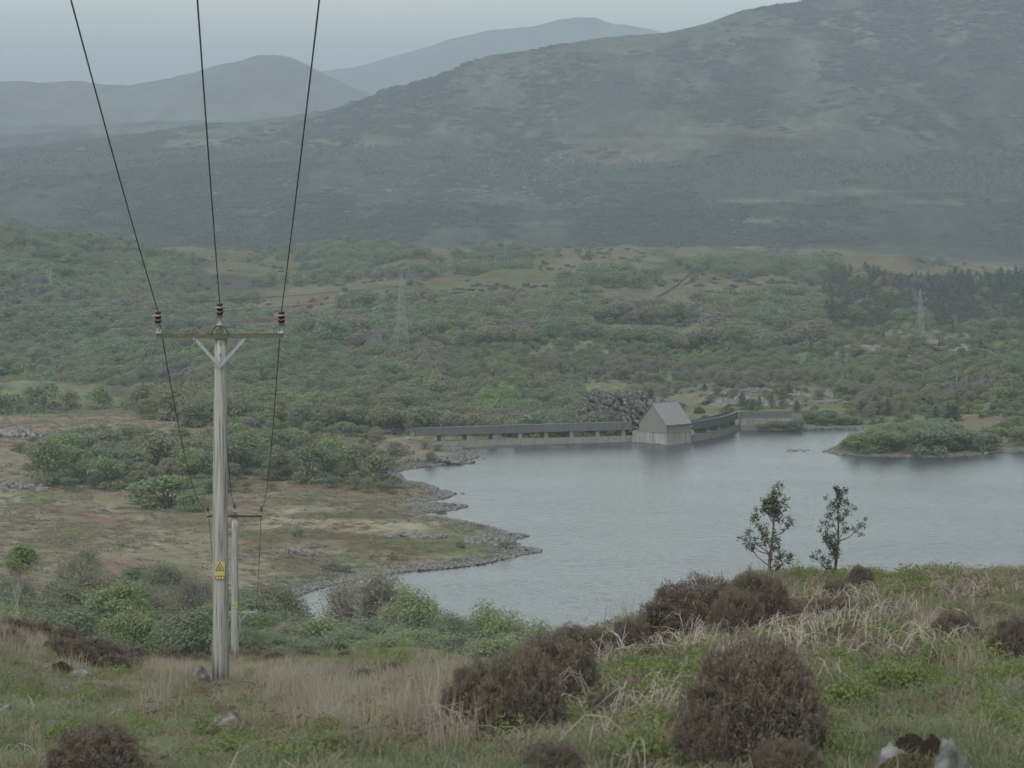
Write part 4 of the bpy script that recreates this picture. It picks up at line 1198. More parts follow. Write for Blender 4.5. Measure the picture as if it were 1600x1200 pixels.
grove([mid_protos[4], mid_protos[1]], 14, (560, 690), (655, 705), [(560, 668), (640, 686), (700, 694)], (1.4, 3), 'bush at the dam end', 'bushes at the left end of the dam', cat='bush', seed=29, mind=3, wid=1.4, minh=.8, name='bush')
grove([mid_protos[1], mid_protos[4], mid_protos[0]], 34, (60, 625), (590, 616), [(0, 730), (120, 720), (330, 725), (500, 725), (600, 745), (640, 752)], (1.6, 3.8), 'bush edging the shore thicket', 'bushes below the thicket', cat='bush', seed=9, mind=3, wid=1.35, minh=1.0, name='bush')
for px, pt, Y, w, i_ in ((262, 740, 566, 118, 3), (222, 752, 572, 72, 3), (302, 762, 561, 62, 3)):
    tree_px((mid_protos[i_][0], mid_protos[i_][1], 3.1), px, pt, Y, w, {262: 'broad bright green dome of bushes beside the pole on the left field, its middle', 222: 'left shoulder of the bright green bushes on the left field', 302: 'small right shoulder of the bright green bushes, next to the tall pole'}[px], cat='bush')
TC = [(-100, 590), (0, 585), (60, 583), (150, 590), (260, 592), (340, 600), (420, 615), (520, 640)]
grove(mid_single, 34, (-60, 420), (745, 860), TC, (5, 9.5), 'oak behind the left moor', 'oak band behind the left moor', seed=10, mind=4.4, wid=1.15)
# small bushes on the spit
for px, pb, h, lab in ((465, 838, 1.7, 'single dark bush alone on the pale grass of the spit'), (515, 893, 2.0, 'green bush on the stones at the root of the spit'), (540, 895, 1.7, 'second green bush on the stones at the root of the spit'),
                  (612, 875, 1.3, 'small bush half way along the near edge of the spit'), (790, 858, 1.8, 'low bush near the rocky tip of the spit'), (718, 856, 1.5, 'thin bush above the cut bank of the spit'),
                  (690, 808, 1.6, 'low bush above the small inlet of the spit'), (750, 826, 1.1, 'pale bush at the back edge of the spit')):
    X, Y, z = foot(px, pb, 430, 600)
    s = h / 5.6; plant(mid_protos[1][0], X, Y, px, (s * 1.5, s * 1.3, s), lab, 'bush', None, -.2 * h)
# right bank promontory
TR = [(1300, 706), (1315, 690), (1340, 674), (1380, 660), (1430, 653), (1480, 654), (1515, 662), (1545, 676), (1570, 690)]
grove([mid_protos[1], mid_protos[3], mid_protos[1]], 60, (1308, 1560), (674, 735), TR, (3.5, 7), 'willow on the wooded point', 'willows on the right point', seed=11, mind=2.6, wid=1.35, minh=1.4, name='willow_tree')
grove([mid_protos[1], mid_protos[3]], 16, (1540, 1660), (690, 790), [(1530, 672), (1560, 655), (1600, 640), (1700, 640)], (3, 6), 'bush behind the rusty bank', 'bushes at the right edge', cat='bush', seed=12, mind=3.0, wid=1.3, name='bush')
TW = [(1240, 655), (1265, 640), (1300, 642), (1320, 650), (1345, 655), (1400, 645), (1480, 648), (1560, 640)]
grove(mid_protos[:4], 48, (1245, 1640), (748, 815), TW, (3, 6), 'willow on the far bank', 'willows on the far bank', seed=13, mind=2.8, wid=1.3, minh=1.5, name='willow_tree')
for n_, (px, pt, pb, wd_) in enumerate(((1368, 617, 648, 22), (1387, 622, 650, 14), (1409, 621, 652, 15), (1353, 632, 650, 14), (1462, 635, 660, 22), (1481, 628, 660, 22), (1495, 616, 662, 20), (1489, 640, 668, 26),
                                (1580, 614, 642, 26), (1557, 624, 645, 16), (1222, 608, 638, 16), (1206, 612, 638, 13), (1245, 626, 644, 20), (1160, 612, 640, 22), (1176, 624, 642, 18), (1186, 616, 640, 14),
                                (1101, 598, 612, 14), (1017, 607, 634, 26), (890, 597, 607, 9))):
    Y = ground_y(px, pb, 745, 1000); X = (px - HX) / F * Y; h = (pb - pt) / F * Y
    labs = ['broad spruce, tallest of the row on the far bank right of the dam', 'narrow spruce second in the row on the far bank', 'thin spruce third in the row on the far bank', 'small spruce at the left end of the row on the far bank',
            'dark spruce at the left of the clump behind the wooded point', 'dark spruce in the middle of the clump behind the wooded point', 'tallest spruce of the clump behind the wooded point', 'wide low spruce in front of the clump behind the wooded point',
            'broad dark spruce by the right edge of the photo', 'small spruce left of the broad one by the right edge', 'pointed spruce standing above the wall right of the dam', 'slim spruce beside the pointed one above the wall',
            'low dark spruce at the right end of the bank wall', 'dark conifer above the bend of the dam', 'small conifer right of the bend of the dam', 'slim conifer between the bend of the dam and the pointed spruce',
            'tiny dark conifer on top of the pale rocks', 'dark round conifer directly behind the gatehouse roof', 'tiny dark conifer alone on the slope left of the crag']
    pr, ph = con_split[n_ % 2]; w = wd_ / F * Y / 2 / (1.8 if n_ % 2 == 0 else 1.4)
    plant(pr, X, Y, px, (w * 1.15, w * 1.15, h / ph), labs[n_], 'conifer', None)
for px, pt, pb, w, lab in ((1215, 654, 671, 44, 'green bush half hiding the bank wall right of the dam'), (1243, 652, 672, 40, 'green bush at the right end of the bank wall'), (1190, 660, 672, 24, 'low bush at the foot of the bank wall')):
    Yq = 739.0; X = (px - HX) / F * Yq; h = (pb - pt) / F * Yq
    c_ = plant(mid_protos[1][0], X, Yq, px, (w / F * Yq / 6.2,) * 2 + (h / 5.6,), lab, 'bush', None, name='bush'); c_.location.z = LAKE + .1
# trees that break the skyline of the far ridge
for px, pt, pb, w, lab in ((783, 377, 402, 44, 'clump of dark trees on the far ridge above the dam'), (921, 380, 400, 26, 'windswept dark tree on the far ridge'), (905, 386, 400, 18, 'smaller tree left of the windswept one on the ridge'), (870, 388, 402, 20, 'bushy tree alone on the far ridge'),
                           (953, 387, 401, 10, 'thin tree right of the windswept one on the ridge'), (918, 442, 478, 40, 'rounded tree beside the small barn'), (990, 466, 482, 14, 'small round tree right of the barn')):
    Y = ground_y(px, pb, 1500, 2350); X = (px - HX) / F * Y; h = (pb - pt) / F * Y
    pr, ph = mid_single[4]; plant(pr, X, Y, px, (w / F * Y / 6.6,) * 2 + (h / ph,), lab, 'tree', None)

# ------------------------------------------------------------------ the big woods: 150 trees on their own nearest the dam, the rest one mass
def forest_density(px, pb, Y, X):
    d = np.zeros(px.shape)
    n = fbm(X / 45, Y / 70, 101, 4)
    # slope behind the dam
    a = (Y > 720) & (Y < 1150) & (px > 300) & (px < 965) & (pb > 556)
    d = np.where(a, 1.0, d)
    # young trees on the right plateau
    a = (Y > 790) & (Y < 1180) & (px >= 940) & (pb < 618) | (Y > 752) & (px > 1300) & (pb < 655) & (Y < 1180)
    d = np.where(a, 0.85, d)
    # oak woods beyond
    a = (Y >= 1150) & (Y < 1640) & (px > 120)
    gap = inpoly(px, pb, [(900, 512), (1100, 505), (1110, 545), (930, 540)]) | inpoly(px, pb, [(380, 500), (480, 482), (640, 486), (600, 505), (470, 510)]) | \
          inpoly(px, pb, [(1290, 545), (1600, 540), (1700, 560), (1300, 575)]) | inpoly(px, pb, [(480, 438), (700, 425), (880, 440), (870, 476), (700, 484), (500, 470)]) | inpoly(px, pb, [(930, 440), (1130, 425), (1300, 440), (1200, 470), (1000, 492), (930, 482)])
    d = np.where(a & ~gap, sstep(-0.5, 0.0, n + (pb - 470) / 60), d)
    # wooded hill at the left
    a = (Y > 1150) & (Y < 2060) & (px < 330 + 60 * n)
    d = np.where(a, 1.0 * sstep(.55, .2, n * (pb < 400)), d)
    # belts between the far fields
    a = (Y >= 1700) & (Y < 2300) & (px >= 300)
    d = np.where(a, sstep(0.30, 0.46, fbm(X / 60, Y / 190, 103, 4)) * .7, d)
    # conifer wood at the right
    a = (px > 1285) & (Y > 1380) & (Y < 1840) & (pb < 530 - (1600 - px) * 0.02)
    d = np.where(a, 1.0, d)
    # rock and fields kept clear
    clear = inpoly(px, pb, [(905, 600), (1030, 600), (1290, 600), (1330, 640), (1250, 660), (1000, 675), (915, 672)])
    d = np.where(clear, 0.16, d)
    return d
rng = np.random.default_rng(5)
cand = []
yy = 718.0
while yy < 2300:
    step = 5.2 if yy < 1150 else 6.4
    xa, xb = (-90 - HX) / F * yy, (1700 - HX) / F * yy
    k = int((xb - xa) / step)
    cand.append(np.stack([xa + (np.arange(k) + rng.uniform(-.45, .45, k) + .5) * step, np.full(k, yy) + rng.uniform(-.5, .5, k) * step * 1.1], 1))
    yy += step * (1.05 if yy < 1150 else 1.35)
cand = np.concatenate(cand)
X, Y = cand[:, 0], cand[:, 1]
Z = height(X, Y)
PX = HX + F * X / Y; PB = HY - F * Z / Y
dn = forest_density(PX, PB, Y, X)
sdv = np.full(X.shape, 99.0); mm_ = Y < 860; sdv[mm_] = lake_sd(X[mm_], Y[mm_])
ok = (rng.random(len(X)) < dn) & (sdv > 9)
X, Y, Z, PX, PB = [q[ok] for q in (X, Y, Z, PX, PB)]
n = len(X)
young = ((Y > 790) & (Y < 1180) & (PX >= 700) & (PB < 618)) | ((PX > 1300) & (Y < 1180))
coni = ((PX > 1285 + 30 * fbm(X / 40, Y / 40, 7, 3)) & (Y > 1380) & (Y < 1840) & (PB < 530) & (rng.random(n) < .88)) | \
       (young & (rng.random(n) < .10))
hgt = np.where(Y < 1180, rng.uniform(4.5, 7.5, n), rng.uniform(6, 11, n))
hgt = np.where(young, rng.uniform(2.2, 4.5, n), hgt)
clr = inpoly(PX, PB, [(905, 600), (1030, 600), (1290, 600), (1330, 640), (1250, 660), (1000, 675), (915, 672)])
hgt = np.where(clr, rng.uniform(1.2, 3.2, n), hgt)
hgt = np.where(coni & (Y > 1200), rng.uniform(6, 13, n), hgt)
hgt = hgt * np.where((Y > 1750), .75, 1) * np.where((PX > 1285) & (Y > 1180) & (Y <= 1380), .45, 1)
# keep what the photo could show of them: hidden back-slopes are left out
TOP = PB - hgt * F / Y
colq = np.clip(((PX + 100) / 12).astype(int), 0, 151)
order = np.argsort(Y); minp = np.full(152, 1e9); vis = np.ones(n, bool)
for i in order:
    c = colq[i]
    if TOP[i] > minp[c] + 22: vis[i] = False
    minp[c] = min(minp[c], PB[i] + 4)
# species by patches
sp = fbm(X / 28, Y / 60, 111, 3) * .75 + rng.uniform(-.22, .22, n)
kind = np.select([sp < -.38, sp < -.12, sp < .08, sp < .22, sp < .36, sp < .50], [5, 3, 1, 4, 0, 2], 0)
kind = np.where(sp > .62, 6, kind)
kc = rng.integers(0, 3, n)
rot = rng.uniform(0, 6.28, n)
wsc = rng.uniform(.95, 1.3, n)
near = np.where(vis & (Y < 900) & ~young)[0]
size_ = hgt[near] / Y[near]
near = near[np.argsort(-size_)][:95]
isn = np.zeros(n, bool); isn[near] = True
for i in near:
    if coni[i]:
        pr, ph = con_single[kc[i]]; plant(pr, float(X[i]), float(Y[i]), float(rot[i]), (hgt[i] / ph,) * 3, 'dark conifer among the oaks behind the dam, ' + where(PX[i], DAM_MARKS), 'conifer', 'conifers behind the dam')
    else:
        pr, ph = mid_single[kind[i]]; s = hgt[i] / ph
        plant(pr, float(X[i]), float(Y[i]), float(rot[i]), (s * wsc[i], s * wsc[i], s), ('tall ' if hgt[i] > 6.5 else 'low ' if hgt[i] < 5.2 else '') + tint_of(pr) + ' tree ' + ('low' if PB[i] > 660 else 'high' if PB[i] < 625 else 'midway') + ' on the slope, ' + where(PX[i], DAM_MARKS), 'tree', 'oak wood behind the dam')
rest = vis & ~isn
protos = []
for i_, (pr, ph) in enumerate(mid_single + con_single):
    q = pr[0].copy(); q.name = 'wood kind %d' % i_; protos.append(q)
hs_ = np.array([ph for pr, ph in mid_single + con_single])
ix = np.where(coni, 7 + kc, kind)
s = hgt / hs_[ix]
ws = s * np.where(coni, 1.25, wsc)
P = np.stack([X, Y, Z - .2], 1)[rest]
def sel(mask, nm, lab, cat):
    scatter(nm, np.stack([X, Y, Z - .2], 1)[mask], np.stack([np.zeros(n), np.zeros(n), rot], 1)[mask], np.stack([ws, ws, s], 1)[mask], ix[mask], [q.copy() for q in PR()], lab, cat)
def PR():
    out_ = []
    for i_, q in enumerate(protos):
        c = q.copy(); c.name = q.name; out_.append(c)
    return out_
sel(rest & (Y < 1180) & young, 'scrub', 'scrubby young trees covering the plateau behind the dam', 'scrub')
sel(rest & (Y < 1180) & ~young, 'woodland', 'dense oak wood filling the slope behind the dam', 'woodland')
sel(rest & (Y >= 1180) & coni, 'forest', 'dark conifer plantation on the hill at the right and left', 'plantation')
sel(rest & (Y >= 1180) & ~coni & (PX < 340), 'woodland', 'hazy oak wood covering the rounded hill at the left', 'woodland')
sel(rest & (Y >= 1180) & ~coni & (PX >= 340), 'woodland', 'hazy belts of trees between the far fields', 'woodland')
print('TREES individual', individuals, 'stuff', int(rest.sum()), 'cand', n)

# conifer plantations on the mountain
rng = np.random.default_rng(9)
k = 9000
pxs = rng.uniform(-60, 1680, k * 4); Ys = np.exp(rng.uniform(math.log(3300), math.log(4900), k * 4)); Xs = (pxs - HX) / F * Ys
Zs = height(Xs, Ys); pys_ = HY - F * Zs / Ys
jj = fbm(Xs / 160, Ys / 160, 82, 4) * .6
w = np.zeros(len(Xs))
for (cx, cy, rx, ry) in [(380, 245, 420, 22), (120, 262, 200, 18), (560, 240, 280, 14), (840, 262, 90, 24), (1350, 262, 330, 20), (1480, 285, 200, 24), (1205, 226, 70, 9)]:
    w = np.maximum(w, blob(pxs, pys_, cx, cy, rx, ry, jj, .8))
m = (w > .35 + .5 * rng.random(len(w)))
i = np.where(m)[0][:k]
far_con = []
for q_ in range(3):
    o_, _ = make_conifer('spruce far', 61 + q_, 2.4, 6.5, 60, 1.0); o_.name = 'far kind %d' % q_; far_con.append(o_)
s_ = rng.uniform(.5, 1.25, len(i))
scatter('forest', np.stack([Xs[i], Ys[i], Zs[i] - .5], 1), np.stack([s_ * 0, s_ * 0, s_ * 7], 1), np.stack([s_ * 1.2, s_ * 1.2, s_], 1), rng.integers(0, 3, len(i)), far_con, 'dark bands of plantation forest across the lower mountain', 'plantation')

# ------------------------------------------------------------------ rock
def rock_mat(name, cols, scale=3.0):
    m = mat_var(name, cols, scale, 0.12, bump=1.0, detail=10, spread=(.32, .68))
    nt = m.node_tree; g_ = nt.nodes.new('ShaderNodeNewGeometry')          # grain in metres whatever the block's size
    for n_ in nt.nodes:
        if n_.type == 'MAPPING': nt.links.new(g_.outputs['Position'], n_.inputs['Vector'])
    return m
m_rock = rock_mat('grey rock', [(0.06, 0.06, 0.057), (0.12, 0.122, 0.118), (0.22, 0.225, 0.22)], 9)
m_rock_far = rock_mat('shore rock', [(0.055, 0.053, 0.05), (0.115, 0.112, 0.105), (0.20, 0.196, 0.185)], 1.6)
m_rock_pale = rock_mat('lichened pale rock', [(0.045, 0.048, 0.045), (0.085, 0.090, 0.087), (0.17, 0.18, 0.176)], 9)
m_moss = mat_var('brown moss', [(0.035, 0.026, 0.020), (0.065, 0.048, 0.034), (0.10, 0.080, 0.048)], 22, 0, bump=1)
m_moss_gold = mat_var('golden moss', [(0.085, 0.075, 0.042), (0.13, 0.115, 0.062)], 22, 0, bump=1)

def rock_mesh(name, seed, mat, sub=4, rough=.35, flat=.6, cuts=9, link=False):
    """an angular boulder: an icosphere cut by planes and roughened"""
    import bmesh
    bm = bmesh.new(); bmesh.ops.create_icosphere(bm, subdivisions=sub, radius=1)
    r = np.random.default_rng(seed)
    V = np.array([v.co[:] for v in bm.verts])
    for k in range(cuts):
        n = r.normal(0, 1, 3); n /= np.linalg.norm(n); d = r.uniform(.55, .9)
        e = V @ n - d; V = V - np.where(e > 0, e * .92, 0)[:, None] * n
    nz_ = fbm(V[:, 0] * 2.3 + seed, V[:, 1] * 2.3 + V[:, 2] * 1.7, seed, 4) * .10 * rough / .35
    # cleavage lines
    nz_ += np.abs(np.sin((V[:, 2] * 7 + V[:, 0] * 5 + vnoise(V[:, 0] * 3, V[:, 1] * 3, seed) * 2))) * .05 + fbm(V[:, 0] * 9, V[:, 1] * 9 + V[:, 2] * 8, seed, 3) * .03
    V = V * (1 + nz_)[:, None]
    V[:, 2] *= flat
    for v, c in zip(bm.verts, V): v.co = c
    me = bpy.data.meshes.new(name); bm.to_mesh(me); bm.free(); me.materials.append(mat)
    me.polygons.foreach_set('use_smooth', [sub >= 4] * len(me.polygons))
    o = bpy.data.objects.new(name, me)
    if link: COL.objects.link(o)
    return o

# stones along the waterline
stones = [rock_mesh('stone kind %d' % k, 200 + k, m_rock_far, 2, .4, .55, 7) for k in range(4)]
rng = np.random.default_rng(31)
P = []; 
for i in range(NL):
    a, b_ = LP[i], LP[(i + 1) % NL]
    (x0, y0) = SHORE[i]
    if not (x0 < 1700 and y0 < 972): continue
    if 700 <= x0 <= 1160 and y0 < 702: continue
    L_ = np.linalg.norm(b_ - a); nn = np.array([-(b_ - a)[1], (b_ - a)[0]]) / (L_ + 1e-9)
    dens = 24.0 if x0 < 860 else 4
    for t in rng.random(int(L_ * dens)):
        p = a + (b_ - a) * t; off = abs(rng.normal(0, 2.2 if x0 < 860 else 1.3))
        P.append((p[0], p[1], off, nn[0], nn[1]))
P = np.array(P)
Q1 = P[:, :2] + P[:, 3:5] * P[:, 2:3]; Q2 = P[:, :2] - P[:, 3:5] * P[:, 2:3]
d1 = lake_sd(Q1[:, 0], Q1[:, 1]); d2 = lake_sd(Q2[:, 0], Q2[:, 1])
Q = np.where((d1 > d2)[:, None], Q1, Q2)
zz = height(Q[:, 0], Q[:, 1]); zz = np.maximum(zz, LAKE - .1)
n = len(Q); s_ = rng.lognormal(-1.85, .5, n).clip(.06, .55)
scatter('shore stones', np.stack([Q[:, 0], Q[:, 1], zz], 1), rng.uniform(-.4, .4, (n, 3)) + np.stack([np.zeros(n), np.zeros(n), rng.uniform(0, 6.28, n)], 1), np.stack([s_ * 1.3, s_, s_], 1), rng.integers(0, 4, n), stones,
        'grey broken stone lining the water around the lake', 'stones')
BLK = []
for q_ in range(6):
    o_ = rock_mesh('block', 260 + q_, m_rock_far, 2, .5, .8, 10)
    BLK.append((np.array([v.co[:] for v in o_.data.vertices]), np.array([p.vertices[:] for p in o_.data.polygons])))
    bpy.data.objects.remove(o_)
def rock_cluster(r, k, wx, wy, hh, X, Y, z=None, big=1.0):
    """k broken blocks bedded together"""
    V = []; T = []; n_ = 0
    for i in range(k):
        u = r.uniform(-1, 1); v = r.uniform(-1, 1)
        x = X + u * wx; y = Y + v * wy
        zb_ = z if z is not None else H(x, y)
        env = (1 - .7 * u * u) * r.uniform(.45, 1.0)
        sx = wx * r.uniform(.12, .34) * big; sz = hh * env * .8
        a = r.uniform(0, 6.28); b_ = r.uniform(-.35, .35)
        v0, t0 = BLK[i % 6]
        q = v0 * np.array([sx, sx * r.uniform(.6, 1), sz])
        c, s = math.cos(b_), math.sin(b_); q = q @ np.array([[c, 0, s], [0, 1, 0], [-s, 0, c]]).T
        c, s = math.cos(a), math.sin(a); q = q @ np.array([[c, -s, 0], [s, c, 0], [0, 0, 1]]).T
        V.append(q + np.array([x, y, zb_ + sz * .15])); T.append(t0 + n_); n_ += len(v0)
    return np.concatenate(V), np.concatenate(T)
# outcrops that break the surface or the turf
def outcrop(px, pb, w, h, y0, y1, lab, seed, mat=None, dy=1.0, z=None, name='rock', cat='rock', sink=.35):
    Y = -LAKE * F / (pb - HY) if z is not None else ground_y(px, pb, y0, y1)
    X = (px - HX) / F * Y; zz_ = z if z is not None else H(X, Y)
    W = w / F * Y / 2; Hh = h / F * Y
    r = np.random.default_rng(seed); k = int(np.clip(w / 2.0, 8, 60)) if z is None else 10
    Vs, Ts = rock_cluster(r, k, W, W * dy * .8, Hh, X, Y, zz_ if z is not None else None)
    o = build(name, Vs, np.zeros((0, 4)), mat or m_rock_far, tris=Ts)
    me_ = o.data; me_.transform(Matrix.Translation((-X, -Y, -zz_))); o.location = (X, Y, zz_)
    tag(o, lab, cat); return o
outcrop(1246, 704, 34, 4, 0, 0, 'low pale islet in the water left of the wooded point', 301, z=LAKE, dy=1.6)
outcrop(1298, 707, 26, 5, 0, 0, 'rocky tip of the wooded point at the right', 302, z=LAKE, dy=1.5)
outcrop(814, 837, 18, 5, 0, 0, 'flat rock in the water off the spit, the farther of two', 303, z=LAKE, dy=2)
outcrop(724, 771, 8, 3, 0, 0, 'tiny rock in the water off the second point of the left shore', 304, z=LAKE, dy=2)
outcrop(757, 717, 9, 2, 0, 0, 'tiny flat rock off the tip nearest the dam', 305, z=LAKE, dy=2)
outcrop(826, 861, 44, 9, 0, 0, 'dark low rocks forming the tip of the spit', 306, z=LAKE, dy=1.3)
outcrop(710, 792, 40, 6, 0, 0, 'thin tongue of rock in the inlet behind the spit', 307, z=LAKE, dy=1.2)
outcrop(770, 846, 90, 18, 480, 520, 'grey rock face near the tip of the spit', 308, dy=.5, sink=.5)
outcrop(465, 866, 62, 17, 470, 560, 'pale streaked rock face at the root of the spit', 309, m_rock_far, .3)
outcrop(120, 752, 90, 14, 580, 640, 'low grey rock ridge on the left field', 310, dy=.4)
outcrop(36, 764, 70, 16, 570, 640, 'broken rocks at the left end of the field', 311, dy=.4)
outcrop(178, 768, 40, 8, 570, 640, 'small rock right of the low grey ridge on the left field', 312, dy=.5)
outcrop(148, 800, 30, 6, 500, 620, 'pair of low grey stones in the middle of the left field', 313, dy=.5)
outcrop(650, 838, 90, 9, 500, 580, 'low grey rock band in the pale grass of the spit', 314, dy=.3)
outcrop(470, 806, 26, 6, 500, 600, 'small grey rock in the bracken right of the second pole', 315, dy=.5)
outcrop(690, 722, 110, 16, 640, 700, 'rocky bank of the tip nearest the dam', 316, dy=.3, sink=.5)
outcrop(620, 708, 50, 22, 660, 710, 'pale boulders at the root of the tip nearest the dam', 317, dy=.4)
outcrop(30, 682, 80, 22, 690, 740, 'brown rock face on the left moor', 318, dy=.4)
outcrop(1570, 690, 70, 16, 690, 740, 'rusty rock bank at the right edge of the lake', 319, dy=.4)
# crag beside the gatehouse
m_crag = rock_mat('crag rock', [(0.035, 0.036, 0.030), (0.075, 0.074, 0.066), (0.15, 0.148, 0.138)], 1.3)
crag = empty('crag', px2w(958, 668, 736)); tag(crag, 'fissured grey crag behind the dam, left of the gatehouse', 'crag')
cc = np.array(px2w(958, 668, 736))
for k, (px, pt, pb, w, Y) in enumerate(((930, 634, 672, 56, 728), (968, 618, 672, 90, 740), (1004, 628, 674, 64, 734), (940, 612, 650, 60, 752), (985, 612, 650, 70, 756))):
    r = np.random.default_rng(430 + k); W = w / F * Y / 2; Hh = (pb - pt) / F * Y; base = np.array(px2w(px, pb, Y))
    V = []; T = []; n_ = 0
    for i in range(170):
        th = r.uniform(0, 2 * math.pi); u = r.random()
        x = math.cos(th) * W * math.sqrt(1 - u * u * .8); y = math.sin(th) * W * .7 * math.sqrt(1 - u * u * .8)
        sx = r.uniform(.35, 1.15); v0, t0 = BLK[i % 6]
        q = v0 * np.array([sx * 1.2, sx * .8, sx * r.uniform(.5, 1.3)])
        a = .75 + r.normal(0, .2); c, s_ = math.cos(a), math.sin(a); q = q @ np.array([[c, 0, s_], [0, 1, 0], [-s_, 0, c]]).T
        V.append(q + base - cc + np.array([x, y, u * Hh * .97])); T.append(t0 + n_); n_ += len(v0)
    v0, t0 = BLK[k]; V.append(v0 * np.array([W * .95, W * .66, Hh * 1.15]) + base - cc); T.append(t0 + n_)
    build('rock_face', np.concatenate(V), np.zeros((0, 4)), m_crag, tris=np.concatenate(T), parent=crag)
for k, (px, pb, w, h, lab) in enumerate(((1085, 612, 60, 14, 'pale rock on the bank above the gatehouse'), (1130, 618, 70, 16, 'grey rock band above the bend of the dam'), (1185, 614, 70, 14, 'whitish rock band above the bank wall'),
                         (1160, 634, 90, 18, 'dark rock step above the bend of the dam'), (1225, 634, 60, 16, 'dark rock step above the bank wall'), (1275, 620, 80, 12, 'low pale rubble right of the pointed spruce'),
                         (1310, 630, 60, 10, 'low rubble bank above the willows of the far bank'), (862, 606, 46, 12, 'small outcrop in the scrub left of the crag'), (1360, 552, 110, 16, 'dark knoll of rock in the scrub'), (1500, 550, 100, 12, 'brown knoll below the conifer wood pylon'))):
    outcrop(px, pb, w, h, 740, 1250, lab, 420 + k, m_rock_pale if k in (0, 2) else m_rock_far, .4)
# barn and stone walls on the far fields
bx, by, bz = foot(902, 484, 1350, 1900)
bn = empty('barn', (bx, by, bz), .35); tag(bn, 'tiny grey barn among the trees of the far fields', 'barn')
MB().box((0, 0, 1.2), (6.5, 4, 3)).done('wall', m_con, bn)
mb = MB()
for s in (-1, 1): mb.add([(-3.4, s * 2.3, 2.6), (3.4, s * 2.3, 2.6), (3.4, 0, 4.4), (-3.4, 0, 4.4), (-3.4, s * 2.3, 2.75), (3.4, s * 2.3, 2.75), (3.4, 0, 4.55), (-3.4, 0, 4.55)], [(0, 1, 5, 4), (1, 2, 6, 5), (2, 3, 7, 6), (3, 0, 4, 7), (4, 5, 6, 7), (3, 2, 1, 0)])
mb.done('roof', m_slate, bn)
def drystone(pxs, y0, y1, lab, hgt_=1.0, m=None):
    mb = MB(); P_ = []
    for (a, b_), (c, d) in zip(pxs[:-1], pxs[1:]):
        for t in np.linspace(0, 1, 14)[:-1]:
            Y_ = ground_y(a + (c - a) * t, b_ + (d - b_) * t, y0, y1); P_.append(((a + (c - a) * t - HX) / F * Y_, Y_))
    P_ = np.array(P_)
    V = []
    for (x, y) in P_:
        z = H(x, y)
        for dy_, dz in ((-.5, -.5), (-.35, hgt_), (.35, hgt_), (.5, -.5)): V.append((x + dy_ * .6, y + dy_, z + dz))
    Q_ = [(i * 4 + j, (i + 1) * 4 + j, (i + 1) * 4 + j + 1, i * 4 + j + 1) for i in range(len(P_) - 1) for j in range(3)]
    mb.add(V, Q_); o = mb.done('field_wall', m or m_rock_far); tag(o, lab, 'wall')
drystone([(1083, 424), (1060, 446), (1042, 458), (1008, 478)], 1300, 2200, 'pale dry stone wall climbing the far field', 1.2, m_rock_pale)
drystone([(352, 506), (400, 498), (436, 487), (470, 478)], 1300, 1800, 'dark field wall slanting across the field behind the tall pole')
drystone([(505, 450), (560, 444), (620, 436), (700, 432)], 1500, 2200, 'long low wall along the far pasture above the oak wood')

